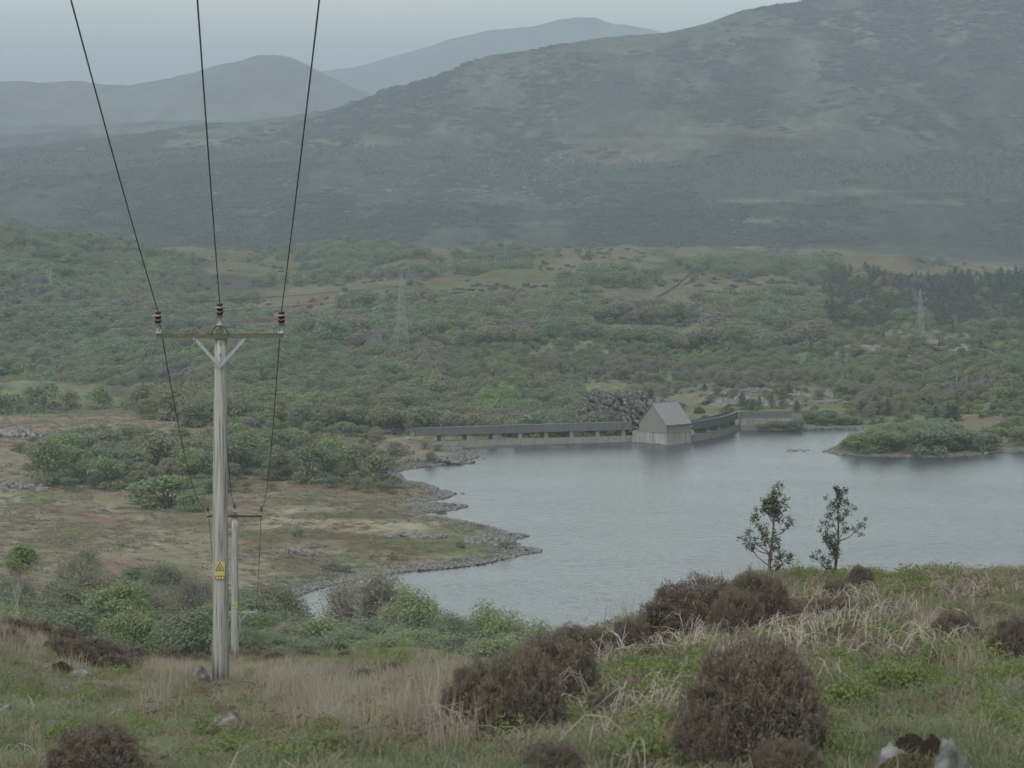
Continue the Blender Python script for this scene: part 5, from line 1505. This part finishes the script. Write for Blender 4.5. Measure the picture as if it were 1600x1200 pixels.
# ------------------------------------------------------------------ near hill: heather, holly, rocks, grass
m_heather = leafy('heather twigs', [(0.100, 0.076, 0.070), (0.165, 0.128, 0.116), (0.145, 0.130, 0.092), (0.240, 0.198, 0.180), (0.130, 0.128, 0.085)], 6, .12)
m_heather_in = mat_var('heather core', [(0.028, 0.022, 0.019), (0.04, 0.032, 0.028)], 9, .2)  # very dark tone for the solid core inside each mound
def heather_mesh(seed, n=30000, lump=.13, tw=.042):
    """a unit mound of upright twigs: radius 1, height 1"""
    r = np.random.default_rng(seed)
    th = r.uniform(0, 2 * math.pi, n); u = r.random(n) ** .8; el = np.arcsin(u) ; el = np.where(r.random(n) < .12, -r.random(n) * .25, el)
    ce = np.maximum(np.cos(el), 0) ** .80; se = np.sign(el) * np.abs(np.sin(el)) ** .95
    d = np.stack([np.cos(th) * ce, np.sin(th) * ce, se], 1)
    R_ = 1 + lump * fbm(th * 1.6 + seed, el * 3, seed, 3) + .13 * fbm(d[:, 0] * 6, d[:, 1] * 6 + d[:, 2] * 5, seed + 3, 3)
    tipj = r.normal(0, .035, n) + (r.random(n) < .04) * r.random(n) * .12
    tip = d * (R_ + tipj)[:, None]
    dirn = d * .9 + np.array([0, 0, .35]) + r.normal(0, .65, (n, 3)); dirn /= np.linalg.norm(dirn, axis=1)[:, None]
    L_ = r.uniform(.04, .10, n)[:, None]
    base = tip - dirn * L_
    side = np.cross(dirn, r.normal(0, 1, (n, 3))); side /= np.linalg.norm(side, axis=1)[:, None]
    w = (tw * .18 * r.uniform(.6, 1.5, n))[:, None]
    mid = base + dirn * L_ * .5 + r.normal(0, .01, (n, 3))
    V = np.stack([base, mid + side * w, tip, mid - side * w], 1).reshape(-1, 3)
    Qh = np.arange(n * 4).reshape(-1, 4)
    # dark solid core filling the mound under the twigs, roughened
    nu, nv = 36, 12
    tt, pp = np.meshgrid(np.linspace(0, 2 * math.pi, nu, endpoint=False), np.linspace(-.15, math.pi / 2, nv))
    Ri = .87 * (1 + lump * fbm(tt * 1.6 + seed, pp * 3, seed, 3))
    cp = np.maximum(np.cos(pp), 0) ** .80
    Vi = np.stack([np.cos(tt) * cp * Ri, np.sin(tt) * cp * Ri, np.sin(pp) * Ri], -1).reshape(-1, 3)
    Qi = np.array([(a * nu + b_, a * nu + (b_ + 1) % nu, (a + 1) * nu + (b_ + 1) % nu, (a + 1) * nu + b_) for a in range(nv - 1) for b_ in range(nu)]) + len(V)
    o = build('heather', np.concatenate([V, Vi]), np.concatenate([Qh, Qi]), [m_heather, m_heather_in], mi=[0] * n + [1] * len(Qi), link=False)
    return o
HM = [heather_mesh(500 + k) for k in range(4)]
HS = [heather_mesh(510 + k, 7000, .22, .07) for k in range(3)]
nh = 0
def near_Y(px, pb, Y0):
    Yq = np.linspace(17, min(Y0 * 1.8, 150), 260); Xq = (px - HX) / F * Yq
    p = HY - F * height(Xq, Yq) / Yq
    i = np.where(p <= pb)[0]
    return float(Yq[i[0]]) if len(i) and i[0] > 0 else Y0
def heather(px, pt, pb, w, Y, lab, group=None, small=False, dy=.9):
    """mound standing with its foot on row pb and its top on row pt, w pixels wide"""
    global nh
    src = (HS if small else HM)[nh % (3 if small else 4)]; nh += 1
    c = src.copy(); c.name = 'heather_bush'; COL.objects.link(c)
    Y = near_Y(px, pb, Y); X = (px - HX) / F * Y; W = w / F * Y / 2 * 1.04; z0_ = -(pb - HY) / F * Y; zt = -(pt - HY) / F * Y
    g_ = H(X, Y); base = min(g_, z0_ + .02) - .04
    c.location = (X, Y, base); c.scale = (W, W * dy, zt - base); c.rotation_euler = (0, 0, nh * 1.3)
    c.rotation_euler = (0, 0, (nh % 4) * .8)
    tag(c, lab, 'heather', group); return c
heather(1172, 1022, 1186, 232, 22.0, 'large round brown heather mound, biggest, in front at the right')
heather(1108, 1110, 1195, 110, 21.3, 'lower lobe of heather at the left foot of the largest mound')
heather(1225, 1162, 1215, 120, 20.0, 'greyish heather mound cut by the bottom edge below the largest one', dy=.8)
heather(757, 1044, 1152, 136, 24.8, 'tall rounded heather bush beside the dry grass, leftmost of the big clump')
heather(812, 1032, 1154, 140, 25.2, 'middle bush of the big heather clump')
heather(866, 1006, 1112, 154, 26.2, 'broad top bush of the big heather clump')
heather(905, 985, 1040, 130, 29.5, 'dark heather ridge behind the big clump, against the pale trees')
heather(985, 972, 1025, 70, 33, 'ragged heather between the clump and the crest bush')
heather(1088, 916, 1002, 186, 36.0, 'wide dark heather bush on the crest against the water')
heather(1185, 902, 985, 110, 37.5, 'brownish heather at the foot of the left holly')
heather(1150, 930, 1000, 90, 36.5, 'heather filling the dip right of the wide crest bush')
heather(1298, 938, 980, 80, 38.0, 'small neat dark heather mound on the grass below the right holly')
heather(1305, 912, 948, 50, 41, 'greyish little heather behind the neat mound')
heather(1346, 888, 925, 44, 44, 'small heather bush right beside the right holly')
heather(1490, 962, 1010, 80, 34, 'faded heather patch in the grass at the right')
heather(1590, 970, 1035, 90, 32, 'heather at the right edge')
heather(145, 1143, 1225, 150, 21.5, 'dark round heather mound cut by the bottom edge at the left')
heather(340 / 3.4286 + 0, 1000, 1035, 80, 60, 'brown heather on the left bank below the thin birch')
heather(860, 1165, 1215, 100, 20.5, 'brown twiggy heather at the bottom beside the grey stone')
heather(945, 1085, 1135, 80, 24.5, 'dull heather patch between the two big clumps')
for px, pt, pb, w, Y in ((20, 968, 1000, 70, 66), (62, 972, 1004, 60, 66), (98, 982, 1010, 56, 66), (150, 1000, 1030, 90, 62), (205, 1012, 1042, 80, 62), (130, 1015, 1045, 60, 58), (178, 1025, 1052, 60, 58),
                         (225, 1028, 1052, 50, 60), (265, 1016, 1036, 50, 85), (310, 1022, 1042, 40, 80), (395, 1016, 1034, 60, 110), (430, 1020, 1036, 46, 105), (475, 1016, 1034, 40, 100), (495, 1020, 1032, 20, 100),
                         (540, 1018, 1030, 30, 105), (485, 1036, 1052, 36, 75), (395, 1046, 1064, 34, 66), (612, 1036, 1054, 50, 70), (570, 1046, 1060, 40, 66), (650, 1040, 1052, 30, 70), (15, 985, 1015, 50, 60), (100, 1040, 1056, 40, 52)):
    heather(px, pt, pb, w, Y, 'low heather bush ' + ('at the left end of the left bank' if px < 80 else 'on the middle of the left bank' if px < 160 else 'at the low end of the left bank' if px < 240 else 'left of the tall pole' if px < 330 else 'right of the second pole' if px < 450 else 'on the rim of the dry grass hollow'), 'low heather bushes on the left half of the hill', small=True)

# hollies on the crest
def holly(px, pt, pb, w, Y, seed, lab):
    r = np.random.default_rng(seed); X = (px - HX) / F * Y; g_ = H(X, Y)
    one_sided = seed % 2 == 0
    top = -(pt - HY) / F * Y; h = top - g_; W = w / F * Y / 2
    root = empty('holly_tree', (X, Y, g_)); tag(root, lab, 'holly')
    tr = MB(); lean = W * .18
    stem = [np.array([0.02 * math.sin(t * 5 + seed) * h + (-.12 * h * .15) * (1 - t), 0.01 * math.cos(t * 4), h * t]) for t in np.linspace(0, 1, 9)]
    stem[0][2] = -.1
    tr.tube(stem, np.linspace(.026, .004, 9), 6)
    C = []
    nb = 24
    for i in range(nb):
        t = .10 + .82 * (i + r.random()) / nb
        a = r.uniform(0, 2 * math.pi)
        if one_sided and t < .6: a = math.pi + r.normal(0, 1.1)
        if one_sided and .55 < t < .8 and r.random() < .6: continue
        reach = W * 1.3 * (.30 + .75 * math.sin(min(1, t * 1.25) * math.pi) ** .7) * r.uniform(.45, 1.1) * (1 - t * .45)
        s_ = stem[0] * (1 - t) + stem[-1] * t; s_ = np.array([np.interp(t, np.linspace(0, 1, 9), [q[0] for q in stem]), np.interp(t, np.linspace(0, 1, 9), [q[1] for q in stem]), h * t])
        e = s_ + np.array([math.cos(a) * reach, math.sin(a) * reach * .8, reach * r.uniform(.5, 1.1)])
        m_ = s_ * .5 + e * .5 + np.array([0, 0, -reach * .15])
        tr.tube([s_, m_, e], [.009, .006, .003], 4, cap=False)
        for q in range(r.integers(3, 6)):
            f = r.uniform(.35, 1.0); p = m_ * (1 - f) + e * f
            e3 = p + r.normal(0, .05, 3) + np.array([0, 0, .05]); tr.tube([p, e3], [.004, .002], 3, cap=False)
            k_ = r.integers(20, 36); C.append(e3 + r.normal(0, .022, (k_, 3)))
        k_ = r.integers(20, 34); C.append(e + r.normal(0, .03, (k_, 3)))
    C.append(stem[-1] + r.normal(0, .022, (24, 3)))
    C = np.concatenate(C)
    tr.done('trunk', m_bark_dark, root)
    V, Q_ = rhombs(r, C, np.tile([0, 0, 1.0], (len(C), 1)), .017, .5, .9)
    build('crown', V, Q_, M_LEAF['holly'], parent=root)
holly(1207, 765, 912, 78, 41.5, 601, 'left of the two spindly hollies on the crest, standing in brown heather')
holly(1308, 762, 898, 72, 43.5, 602, 'right of the two spindly hollies on the crest, beside the small heather bush')
# thin birch at the left edge
bp_, _h = make_tree('birch_tree', 'fresh', 71, 1.5, 7.0, 3.0, 3600, .085, 11, bark=m_bark_pale, twigs=12, trunk_r=.06, flat=1.1), 7.0
Yb = 105.0; Xb = (24 - HX) / F * Yb; zb_ = -(975 - HY) / F * Yb
hb = (975 - 838) / F * Yb
c = plant(bp_, Xb, Yb, .6, (hb / 7 * 1.15, hb / 7 * 1.15, hb / 7), 'thin young birch with a bright green crown leaning at the left edge', 'birch', None)
c.location.z = zb_ - .1; c.rotation_euler = (0, .09, .6)

# rocks on the near hill
def near_rock(px, pt, pb, w, Y, lab, seed, mat=None, dy=.8, tilt=0.0, sub=5, moss=None):
    Y = near_Y(px, pb, Y); X = (px - HX) / F * Y; g_ = H(X, Y); zt = -(pt - HY) / F * Y; W = w / F * Y / 2
    hh = float(np.clip(zt - g_, .05, (pb - pt) / F * Y * 1.3))
    o = rock_mesh('boulder', seed, mat or m_rock, sub, .55, 1.0, 14, link=True)
    o.scale = (W, W * dy, hh * 1.05); o.location = (X, Y, g_ - hh * .05); o.rotation_euler = (0, tilt, 0)
    tag(o, lab, 'rock'); return o
near_rock(366, 1112, 1146, 82, 29, 'domed grey boulder with cracks, in the grass right below the tall pole', 701)
near_rock(313, 1042, 1072, 34, 50, 'upright grey rock just left of the tall pole', 702, m_rock_pale)
near_rock(128, 1046, 1062, 46, 46, 'flat grey rock in the left bank, larger of two', 703)
near_rock(187, 1060, 1070, 24, 44, 'small flat grey rock in the left bank, right of the larger', 704)
near_rock(100, 1072, 1086, 20, 40, 'small grey rock low in the left bank', 705)
near_rock(204, 1108, 1124, 30, 31, 'pale flat stone alone in the green grass', 706, m_rock_pale)
near_rock(88, 1124, 1142, 66, 29, 'long flat grey slab with moss at its left end', 707)
near_rock(8, 1100, 1122, 30, 30, 'grey rock cut by the left edge', 708)
near_rock(72, 1035, 1048, 26, 50, 'grey stone below the heather of the left bank', 709)
near_rock(878, 1141, 1172, 22, 22.5, 'small upright grey stone between the big heather clumps', 710, m_rock, 1.0)
near_rock(1484, 1152, 1225, 58, 20.8, 'pale speckled boulder at the bottom right', 711, m_rock_pale)
near_rock(1388, 1158, 1210, 56, 21.2, 'leaning grey slab left of the pale boulder', 712, m_rock, .8, .3)
near_rock(1372, 1150, 1160, 22, 22.5, 'small white stone beside the brown moss', 713, m_rock_pale)
near_rock(706, 1178, 1196, 50, 21.5, 'half buried grey slab at the bottom under the big heather clump', 714)
near_rock(560, 1038, 1050, 50, 72, 'grey stones showing under heather on the rim of the hollow', 715)
def moss(px, pt, pb, w, Y, lab, seed, mat):
    Y = near_Y(px, pb, Y); X = (px - HX) / F * Y; g_ = H(X, Y); zt = min(-(pt - HY) / F * Y, g_ + (pb - pt) / F * Y * 1.3); W = w / F * Y / 2
    r = np.random.default_rng(seed); n_ = 9000
    d = r.normal(0, 1, (n_, 3)); d[:, 2] = np.abs(d[:, 2]); d /= np.linalg.norm(d, axis=1)[:, None]
    C_ = d * (1 + .10 * fbm(d[:, 0] * 3 + seed, d[:, 1] * 3, seed, 3) + r.normal(0, .03, n_))[:, None]
    V, Q_ = rhombs(r, C_, d, .045, .4, .7)
    o = build('moss_clump', V, Q_, mat); o.scale = (W, W * .8, max(zt - g_, .04)); o.location = (X, Y, g_ - .01)
    tag(o, lab, 'moss')
moss(1424, 1148, 1190, 56, 21.0, 'dark brown moss between the leaning slab and the pale boulder', 721, m_moss)
moss(1456, 1150, 1195, 40, 20.9, 'upright dark moss tuft on the pale boulder', 722, m_moss)
moss(1340, 1142, 1160, 50, 22.0, 'low dark brown moss cushion left of the slab', 723, m_moss)
moss(1418, 1176, 1215, 90, 20.4, 'golden brown moss covering the ground before the pale boulder', 724, m_moss_gold)
moss(380, 1108, 1122, 26, 28.6, 'rusty moss on top of the domed boulder', 725, m_moss)
moss(50, 1118, 1130, 24, 29, 'golden moss at the left end of the long slab', 726, m_moss_gold)
moss(94, 1034, 1056, 30, 47, 'rusty brown moss bank beside the flat rocks at the left', 727, m_moss)

# ---- grasses and low plants of the near hill, each kind a mass
m_grass = leafy('green grass', [(0.135, 0.170, 0.098), (0.180, 0.205, 0.115), (0.230, 0.225, 0.150)], .6, .7)
m_straw = leafy('dry straw grass', [(0.21, 0.18, 0.14), (0.30, 0.262, 0.205), (0.40, 0.355, 0.285)], .6, .7)
m_bilb = leafy('bilberry leaves', [(0.120, 0.155, 0.065), (0.165, 0.200, 0.075), (0.150, 0.165, 0.085)], 1.5, .5)
m_stalk = mat_var('dead bracken stalks', [(0.17, 0.145, 0.12), (0.25, 0.22, 0.185), (0.36, 0.325, 0.28)], 1.5, .7)
m_litter = leafy('dead bracken litter', [(0.125, 0.092, 0.070), (0.185, 0.145, 0.115), (0.10, 0.072, 0.055)], 3, .4)

def blades(seed, n, hmin, hmax, wid, spread, bend, lean=.25):
    r = np.random.default_rng(seed)
    base = np.stack([r.normal(0, spread, n), r.normal(0, spread, n), np.full(n, -.02)], 1)
    a = r.uniform(0, 2 * math.pi, n); h = r.uniform(hmin, hmax, n)
    out_ = np.stack([np.cos(a), np.sin(a), np.zeros(n)], 1) * (np.abs(r.normal(0, lean, n)) * h)[:, None]
    ang = r.uniform(0, math.pi, n); side = np.stack([np.cos(ang), np.sin(ang), np.zeros(n)], 1) * (wid * r.uniform(.6, 1.3, n))[:, None]
    up = np.array([0, 0, 1.0])
    m_ = base + out_ * .45 + up * (h * .6)[:, None]; t = base + out_ * (1 + bend) + up * (h * (1 - bend * .25))[:, None]
    V = np.stack([base - side, base + side, m_ + side * .75, m_ - side * .75, t + side * .12, t - side * .12], 1).reshape(-1, 3)
    i = np.arange(n) * 6
    Q_ = np.concatenate([np.stack([i, i + 1, i + 2, i + 3], 1), np.stack([i + 3, i + 2, i + 4, i + 5], 1)])
    return V, Q_
def proto(name, V, Q_, m): return build(name, V, Q_, m, link=False)
G = [proto('grass kind %d' % k, *blades(800 + k, 60, .04, .13, .0028, .07, .6, .5), m_grass) for k in range(4)]
St = [proto('straw kind %d' % k, *blades(810 + k, 80, .18, .50, .0032, .10, .35, .28), m_straw) for k in range(4)]
Sh = [proto('short straw kind %d' % k, *blades(820 + k, 50, .05, .18, .0030, .09, .9, .8), m_straw) for k in range(3)]
def bilberry(seed, n=420):
    r = np.random.default_rng(seed)
    d = r.normal(0, 1, (n, 3)); d[:, 2] = np.abs(d[:, 2]) + .1; d /= np.linalg.norm(d, axis=1)[:, None]
    C_ = d * np.array([.17, .17, .20]) * r.uniform(.55, 1.15, n)[:, None]
    return rhombs(r, C_, d, .014, .5, .7)
Bi = [proto('bilberry kind %d' % k, *bilberry(830 + k), m_bilb) for k in range(3)]
def litter(seed, n=150):
    r = np.random.default_rng(seed)
    C_ = np.stack([r.normal(0, .12, n), r.normal(0, .12, n), np.abs(r.normal(0, .05, n))], 1)
    return rhombs(r, C_, np.tile([0, -.3, 1.0], (n, 1)), .034, .16, 1.0)
Li = [proto('litter kind %d' % k, *litter(840 + k), m_litter) for k in range(3)]
def stalks(seed, n=6):
    r = np.random.default_rng(seed); mb = MB()
    for i in range(n):
        x, y = r.normal(0, .12, 2); a = r.uniform(0, 6.28); h = r.uniform(.16, .42); ln = r.uniform(.05, .35)
        d = np.array([math.cos(a), math.sin(a), 0])
        P_ = [np.array([x, y, -.03]), np.array([x, y, h * .5]) + d * ln * .2, np.array([x, y, h * .9]) + d * ln * .5]
        if r.random() < .65: P_ += [np.array([x, y, h]) + d * ln * .95, np.array([x, y, h * r.uniform(.4, .85)]) + d * ln * 1.5]
        mb.tube(P_, np.linspace(.0052, .0022, len(P_)), 4, cap=False)
        for q in range(r.integers(0, 4)):
            b_ = P_[2] * r.uniform(.6, 1); e = b_ + r.normal(0, .07, 3); mb.tube([b_, e], [.0025, .0015], 3, cap=False)
    return np.concatenate(mb.V), np.concatenate(mb.Q)
Br = [proto('stalk kind %d' % k, *stalks(850 + k), m_stalk) for k in range(5)]

def near_points(n, y0, y1, seed, fn, p0=-60, p1=1660):
    """points on the near hill, even on the ground, thinned by fn(px, row, Y, X)"""
    r = np.random.default_rng(seed)
    Y = np.sqrt(r.uniform(y0 ** 2, y1 ** 2, n)); px = r.uniform(p0, p1, n); X = (px - HX) / F * Y
    Z = height(X, Y); row = HY - F * Z / Y
    k = (r.random(n) < fn(px, row, Y, X)) & (row < 1290)
    return X[k], Y[k], Z[k], r
def crest(Y, px):  # the hill beyond its crest is out of sight
    c = np.interp(px, [-60, 0, 200, 350, 650, 800, 1000, 1200, 1600], [80, 90, 120, 150, 150, 150, 60, 60, 60])
    return Y < c
def poly_any(px, row, L_):
    m_ = np.zeros(px.shape, bool)
    for p in L_: m_ |= inpoly(px, row, p)
    return m_
DRY = [[(215, 1060), (330, 1040), (460, 1060), (700, 1050), (705, 1160), (640, 1175), (480, 1150), (330, 1100), (230, 1105)], [(-60, 960), (60, 985), (110, 1010), (60, 1030), (-60, 1010)]]
FERN = [[(900, 1050), (1000, 990), (1170, 960), (1420, 945), (1600, 1000), (1560, 1050), (1300, 1060), (1120, 1050), (960, 1090)], [(1430, 905), (1660, 898), (1660, 935), (1480, 945)], [(1180, 925), (1300, 905), (1320, 950), (1190, 960)],
        [(850, 1130), (900, 1110), (1070, 1120), (1060, 1180), (960, 1190)], [(640, 1150), (760, 1140), (800, 1180), (660, 1190)]]
BILB = [[(760, 1080), (900, 1090), (1080, 1010), (1110, 1100), (1060, 1180), (860, 1180), (740, 1150)], [(1260, 1000), (1420, 985), (1560, 1010), (1560, 1070), (1380, 1100), (1280, 1080)], [(1220, 895), (1290, 885), (1370, 900), (1380, 930), (1240, 925)],
        [(110, 985), (200, 1005), (240, 1035), (200, 1040), (120, 1008)], [(1270, 1090), (1330, 1090), (1330, 1190), (1260, 1180)], [(1380, 905), (1470, 895), (1470, 912), (1390, 915)], [(1520, 1080), (1640, 1060), (1640, 1200), (1540, 1190)],
        [(560, 1025), (650, 1035), (640, 1050), (570, 1045)], [(380, 1025), (520, 1022), (520, 1036), (390, 1040)]]
jn = lambda X, Y, s, k: fbm(X / s, Y / s, k, 3)
def dens_dry(px, row, Y, X):
    m_ = poly_any(px + 30 * jn(X, Y, 1.5, 1), row + 10 * jn(X, Y, 2, 2), DRY) & ~((px > 312) & (px < 380) & (Y > 44) & (Y < 57.6))
    return crest(Y, px) * (m_ * .95 * sstep(.3, -.1, jn(X, Y, 1.6, 19)) + .05 * (jn(X, Y, .8, 3) > .25))
X, Y, Z, r = near_points(21000, 20, 130, 901, dens_dry); n = len(X)
pxx = HX + F * X / Y
sc = r.uniform(.6, 1.15, n) * np.interp(Y, [20, 60, 130], [1.0, 1.0, .8]) * np.where((np.abs(pxx - 346) < 60) & (Y < 57.5), .42, 1)
scatter('dry grass', np.stack([X, Y, Z], 1), np.stack([r.normal(0, .08, n), r.normal(.05, .08, n), r.uniform(0, 6.28, n)], 1), sc, r.integers(0, 4, n), St, 'tall pale dry grass filling the hollow around the tall pole', 'grass')
def dens_short(px, row, Y, X): return crest(Y, px) * (.10 + .8 * sstep(.05, .5, jn(X, Y, 1.1, 5))) * np.where((px < 700) & (row > 1120), .45, 1)
X, Y, Z, r = near_points(80000, 19, 110, 902, dens_short); n = len(X)
scatter('dead grass', np.stack([X, Y, Z], 1), np.stack([r.normal(0, .1, n), r.normal(0, .1, n), r.uniform(0, 6.28, n)], 1), r.uniform(.6, 1.2, n), r.integers(0, 3, n), Sh, 'short faded grass scattered through the turf of the hill', 'grass')
def dens_green(px, row, Y, X):
    m_ = poly_any(px, row, DRY)
    return crest(Y, px) * np.where(m_, .2 + .8 * (jn(X, Y, 1.6, 19) > .0), .55 + .45 * sstep(.4, -.2, jn(X, Y, 1.4, 7)))
X, Y, Z, r = near_points(150000, 19, 110, 903, dens_green); n = len(X)
print('GREEN', n)
scatter('grass', np.stack([X, Y, Z], 1), np.stack([r.normal(0, .12, n), r.normal(0, .12, n), r.uniform(0, 6.28, n)], 1), r.uniform(.6, 1.5, n), r.integers(0, 4, n), G, 'short green grass covering the hillside in front', 'grass')
def dens_bil(px, row, Y, X):
    return crest(Y, px) * (poly_any(px + 20 * jn(X, Y, .8, 11), row + 14 * jn(X, Y, .8, 12), BILB) * sstep(-.5, 0, jn(X, Y, .6, 13)) + .05 * (jn(X, Y, .9, 14) > .2) + .35 * (jn(X, Y, 1.8, 15) > .35))
X, Y, Z, r = near_points(30000, 19, 120, 904, dens_bil); n = len(X)
scatter('ground cover', np.stack([X, Y, Z], 1), np.stack([r.normal(0, .2, n), r.normal(0, .2, n), r.uniform(0, 6.28, n)], 1), np.stack([r.uniform(.6, 1.3, n)] * 2 + [r.uniform(.4, 1.3, n)], 1), r.integers(0, 3, n), Bi, 'bright green bilberry growing between the heather', 'bilberry')
def dens_fern(px, row, Y, X):
    return crest(Y, px) * (poly_any(px + 30 * jn(X, Y, 1, 21), row + 14 * jn(X, Y, 1, 22), FERN) * sstep(-.4, .2, jn(X, Y, .7, 23)) + .02)
X, Y, Z, r = near_points(3600, 19, 60, 905, dens_fern); n = len(X)
scatter('dead bracken', np.stack([X, Y, Z], 1), np.stack([r.normal(0, .15, n), r.normal(0, .15, n), r.uniform(0, 6.28, n)], 1), r.uniform(.6, 1.15, n) * np.interp(Y, [30, 44], [1, .6]), r.integers(0, 5, n), Br, 'pale bent stalks of dead bracken on the hill at the right', 'bracken')
def dens_lit(px, row, Y, X): return np.clip(dens_fern(px, row, Y, X) * .9 + .12 * (jn(X, Y, .7, 25) > .15) * crest(Y, px), 0, 1)
X, Y, Z, r = near_points(16000, 19, 70, 906, dens_lit); n = len(X)
scatter('litter', np.stack([X, Y, Z], 1), np.stack([r.normal(0, .1, n), r.normal(0, .1, n), r.uniform(0, 6.28, n)], 1), r.uniform(.7, 1.4, n), r.integers(0, 3, n), Li, 'brown dead bracken litter lying between the stalks', 'litter')

# tussocks and low scrub on the valley floor
m_tuss = leafy('moor grass', [(0.21, 0.19, 0.145), (0.17, 0.17, 0.115), (0.26, 0.24, 0.19), (0.14, 0.145, 0.10)], .2, .9)
def tussock(seed, n=46):
    r = np.random.default_rng(seed)
    C_ = np.stack([r.normal(0, .42, n), r.normal(0, .3, n), np.abs(r.normal(0, .13, n))], 1)
    return rhombs(r, C_, np.tile([0, -.2, 1.0], (n, 1)), .12, .45, .8)
Tu = [proto('tussock kind %d' % k, *tussock(860 + k), m_tuss) for k in range(3)]
r = np.random.default_rng(911)
k_ = 34000
Y = r.uniform(415, 780, k_); px = r.uniform(-60, 900, k_); X = (px - HX) / F * Y
q = lake_sd(X, Y); ok = (q > 2.5) & (r.random(k_) < .03 + .42 * sstep(-.3, .3, fbm(X / 9, Y / 14, 66, 4)))
X, Y = X[ok], Y[ok]; Z = height(X, Y); n = len(X)
scatter('moor grass', np.stack([X, Y, Z - .03], 1), np.stack([np.zeros(n), np.zeros(n), r.uniform(0, 6.28, n)], 1), r.uniform(.6, 1.6, n), r.integers(0, 3, n), Tu, 'faded moor grass and rushes on the field beside the lake', 'grass')
m_scr = leafy('heath scrub', [(0.075, 0.072, 0.056), (0.105, 0.110, 0.072), (0.13, 0.11, 0.088)], .3, .9)
Sc = [proto('heath kind %d' % k, *crown_leaves(np.random.default_rng(870 + k), np.array([[0, 0, .4, .9], [.8, .2, .3, .7], [-.7, .1, .25, .8]]), 260, .2), m_scr) for k in range(3)]
k_ = 16000
Y = r.uniform(745, 2330, k_); px = r.uniform(-60, 1680, k_); X = (px - HX) / F * Y
pw = fbm(X / 40, Y / 110, 115, 4); ok = (r.random(k_) < sstep(.12, .5, pw) * np.where(Y > 1150, .45, .5)) & (r.random(k_) < Y / 1500)
X, Y = X[ok], Y[ok]; sdq = np.full(len(X), 99.0); mm_ = Y < 860; sdq[mm_] = lake_sd(X[mm_], Y[mm_]); ok = sdq > 6; X, Y = X[ok], Y[ok]
Z = height(X, Y); n = len(X)
scatter('heath', np.stack([X, Y, Z - .1], 1), np.stack([np.zeros(n), np.zeros(n), r.uniform(0, 6.28, n)], 1), np.stack([r.uniform(.8, 2.4, n), r.uniform(.8, 2.4, n), r.uniform(.6, 1.5, n)], 1), r.integers(0, 3, n), Sc, 'dark heath and gorse scattered over the far fields', 'heath')

# heath, gorse and boulders that give the mountain its grain
k_ = 26000
r = np.random.default_rng(913)
Y = r.uniform(3300, 5600, k_); px = r.uniform(-60, 1680, k_); X = (px - HX) / F * Y
pw = fbm(X / 150, Y / 500, 116, 5) + .5 * fbm(X / 30, Y / 110, 117, 3); ok = r.random(k_) < sstep(-.25, .55, pw)
X, Y = X[ok], Y[ok]; Z = height(X, Y); n = len(X)
m_hm = leafy('mountain heath', [(0.046, 0.045, 0.036), (0.075, 0.070, 0.054), (0.060, 0.052, 0.043)], .3, .9)
Mh = [proto('mountain heath kind %d' % k, *crown_leaves(np.random.default_rng(880 + k), np.array([[0, 0, .2, 1.0], [1.2, .2, .15, .8], [-1.1, .1, .15, .9]]), 90, .45), m_hm) for k in range(3)]
scatter('heath', np.stack([X, Y, Z - .3], 1), np.stack([np.zeros(n), np.zeros(n), r.normal(0, .3, n)], 1), np.stack([r.uniform(2, 8, n), r.uniform(3, 9, n), r.uniform(1.0, 3.2, n)], 1), r.integers(0, 3, n), Mh, 'dark heather patches over the whole mountain side', 'heath')
k_ = 2600
Y = r.uniform(3700, 5600, k_); px = r.uniform(300, 1680, k_); X = (px - HX) / F * Y
pw = fbm(X / 200, Y / 500, 118, 5) + .6 * fbm(X / 30, Y / 90, 119, 3); ok = r.random(k_) < sstep(.1, .7, pw)
X, Y = X[ok], Y[ok]; Z = height(X, Y); n = len(X)
m_rock_mtn = rock_mat('mountain rock', [(0.06, 0.06, 0.055), (0.10, 0.10, 0.095), (0.14, 0.14, 0.13)], .5)
Mr = [rock_mesh('mountain rock kind %d' % k, 280 + k, m_rock_mtn, 2, .5, .5, 8) for k in range(3)]
scatter('boulders', np.stack([X, Y, Z], 1), np.stack([np.zeros(n), np.zeros(n), r.normal(0, .5, n)], 1), np.stack([r.uniform(2, 9, n), r.uniform(2, 6, n), r.uniform(1.5, 5, n)], 1), r.integers(0, 3, n), Mr, 'grey crags and boulders scattered over the upper mountain', 'crags')
# ------------------------------------------------------------------ haze
def add_haze():
    mb = MB(); mb.box((0, 8100, 210), (17000, 17400, 780))
    m, nt, b = new_mat('haze air')
    nt.nodes.remove(b)
    pv = nt.nodes.new('ShaderNodeVolumePrincipled')
    pv.inputs['Color'].default_value = (0.462, 0.562, 0.628, 1)
    pv.inputs['Density'].default_value = 0.000125
    pv.inputs['Anisotropy'].default_value = 0.0
    nt.links.new(pv.outputs[0], nt.nodes['Material Output'].inputs['Volume'])
    o = mb.done('haze', m)
    tag(o, kind='stuff')
add_haze()

# things that share a look: say which one it is by its order from the left
ORD = ['first', 'second', 'third', 'fourth', 'fifth', 'sixth', 'seventh', 'eighth', 'ninth', 'tenth', 'eleventh', 'twelfth', 'thirteenth', 'fourteenth', 'fifteenth']
same = {}
for o in COL.objects:
    if o.parent is None and o.get('label') and o.get('group'): same.setdefault(o['label'], []).append(o)
for lab, L_ in same.items():
    if len(L_) < 2 or len(L_) > 15: continue
    L_.sort(key=lambda o: o.location.x / o.location.y)
    for i, o in enumerate(L_): o['label'] = lab + ', ' + ORD[i] + ' from left'
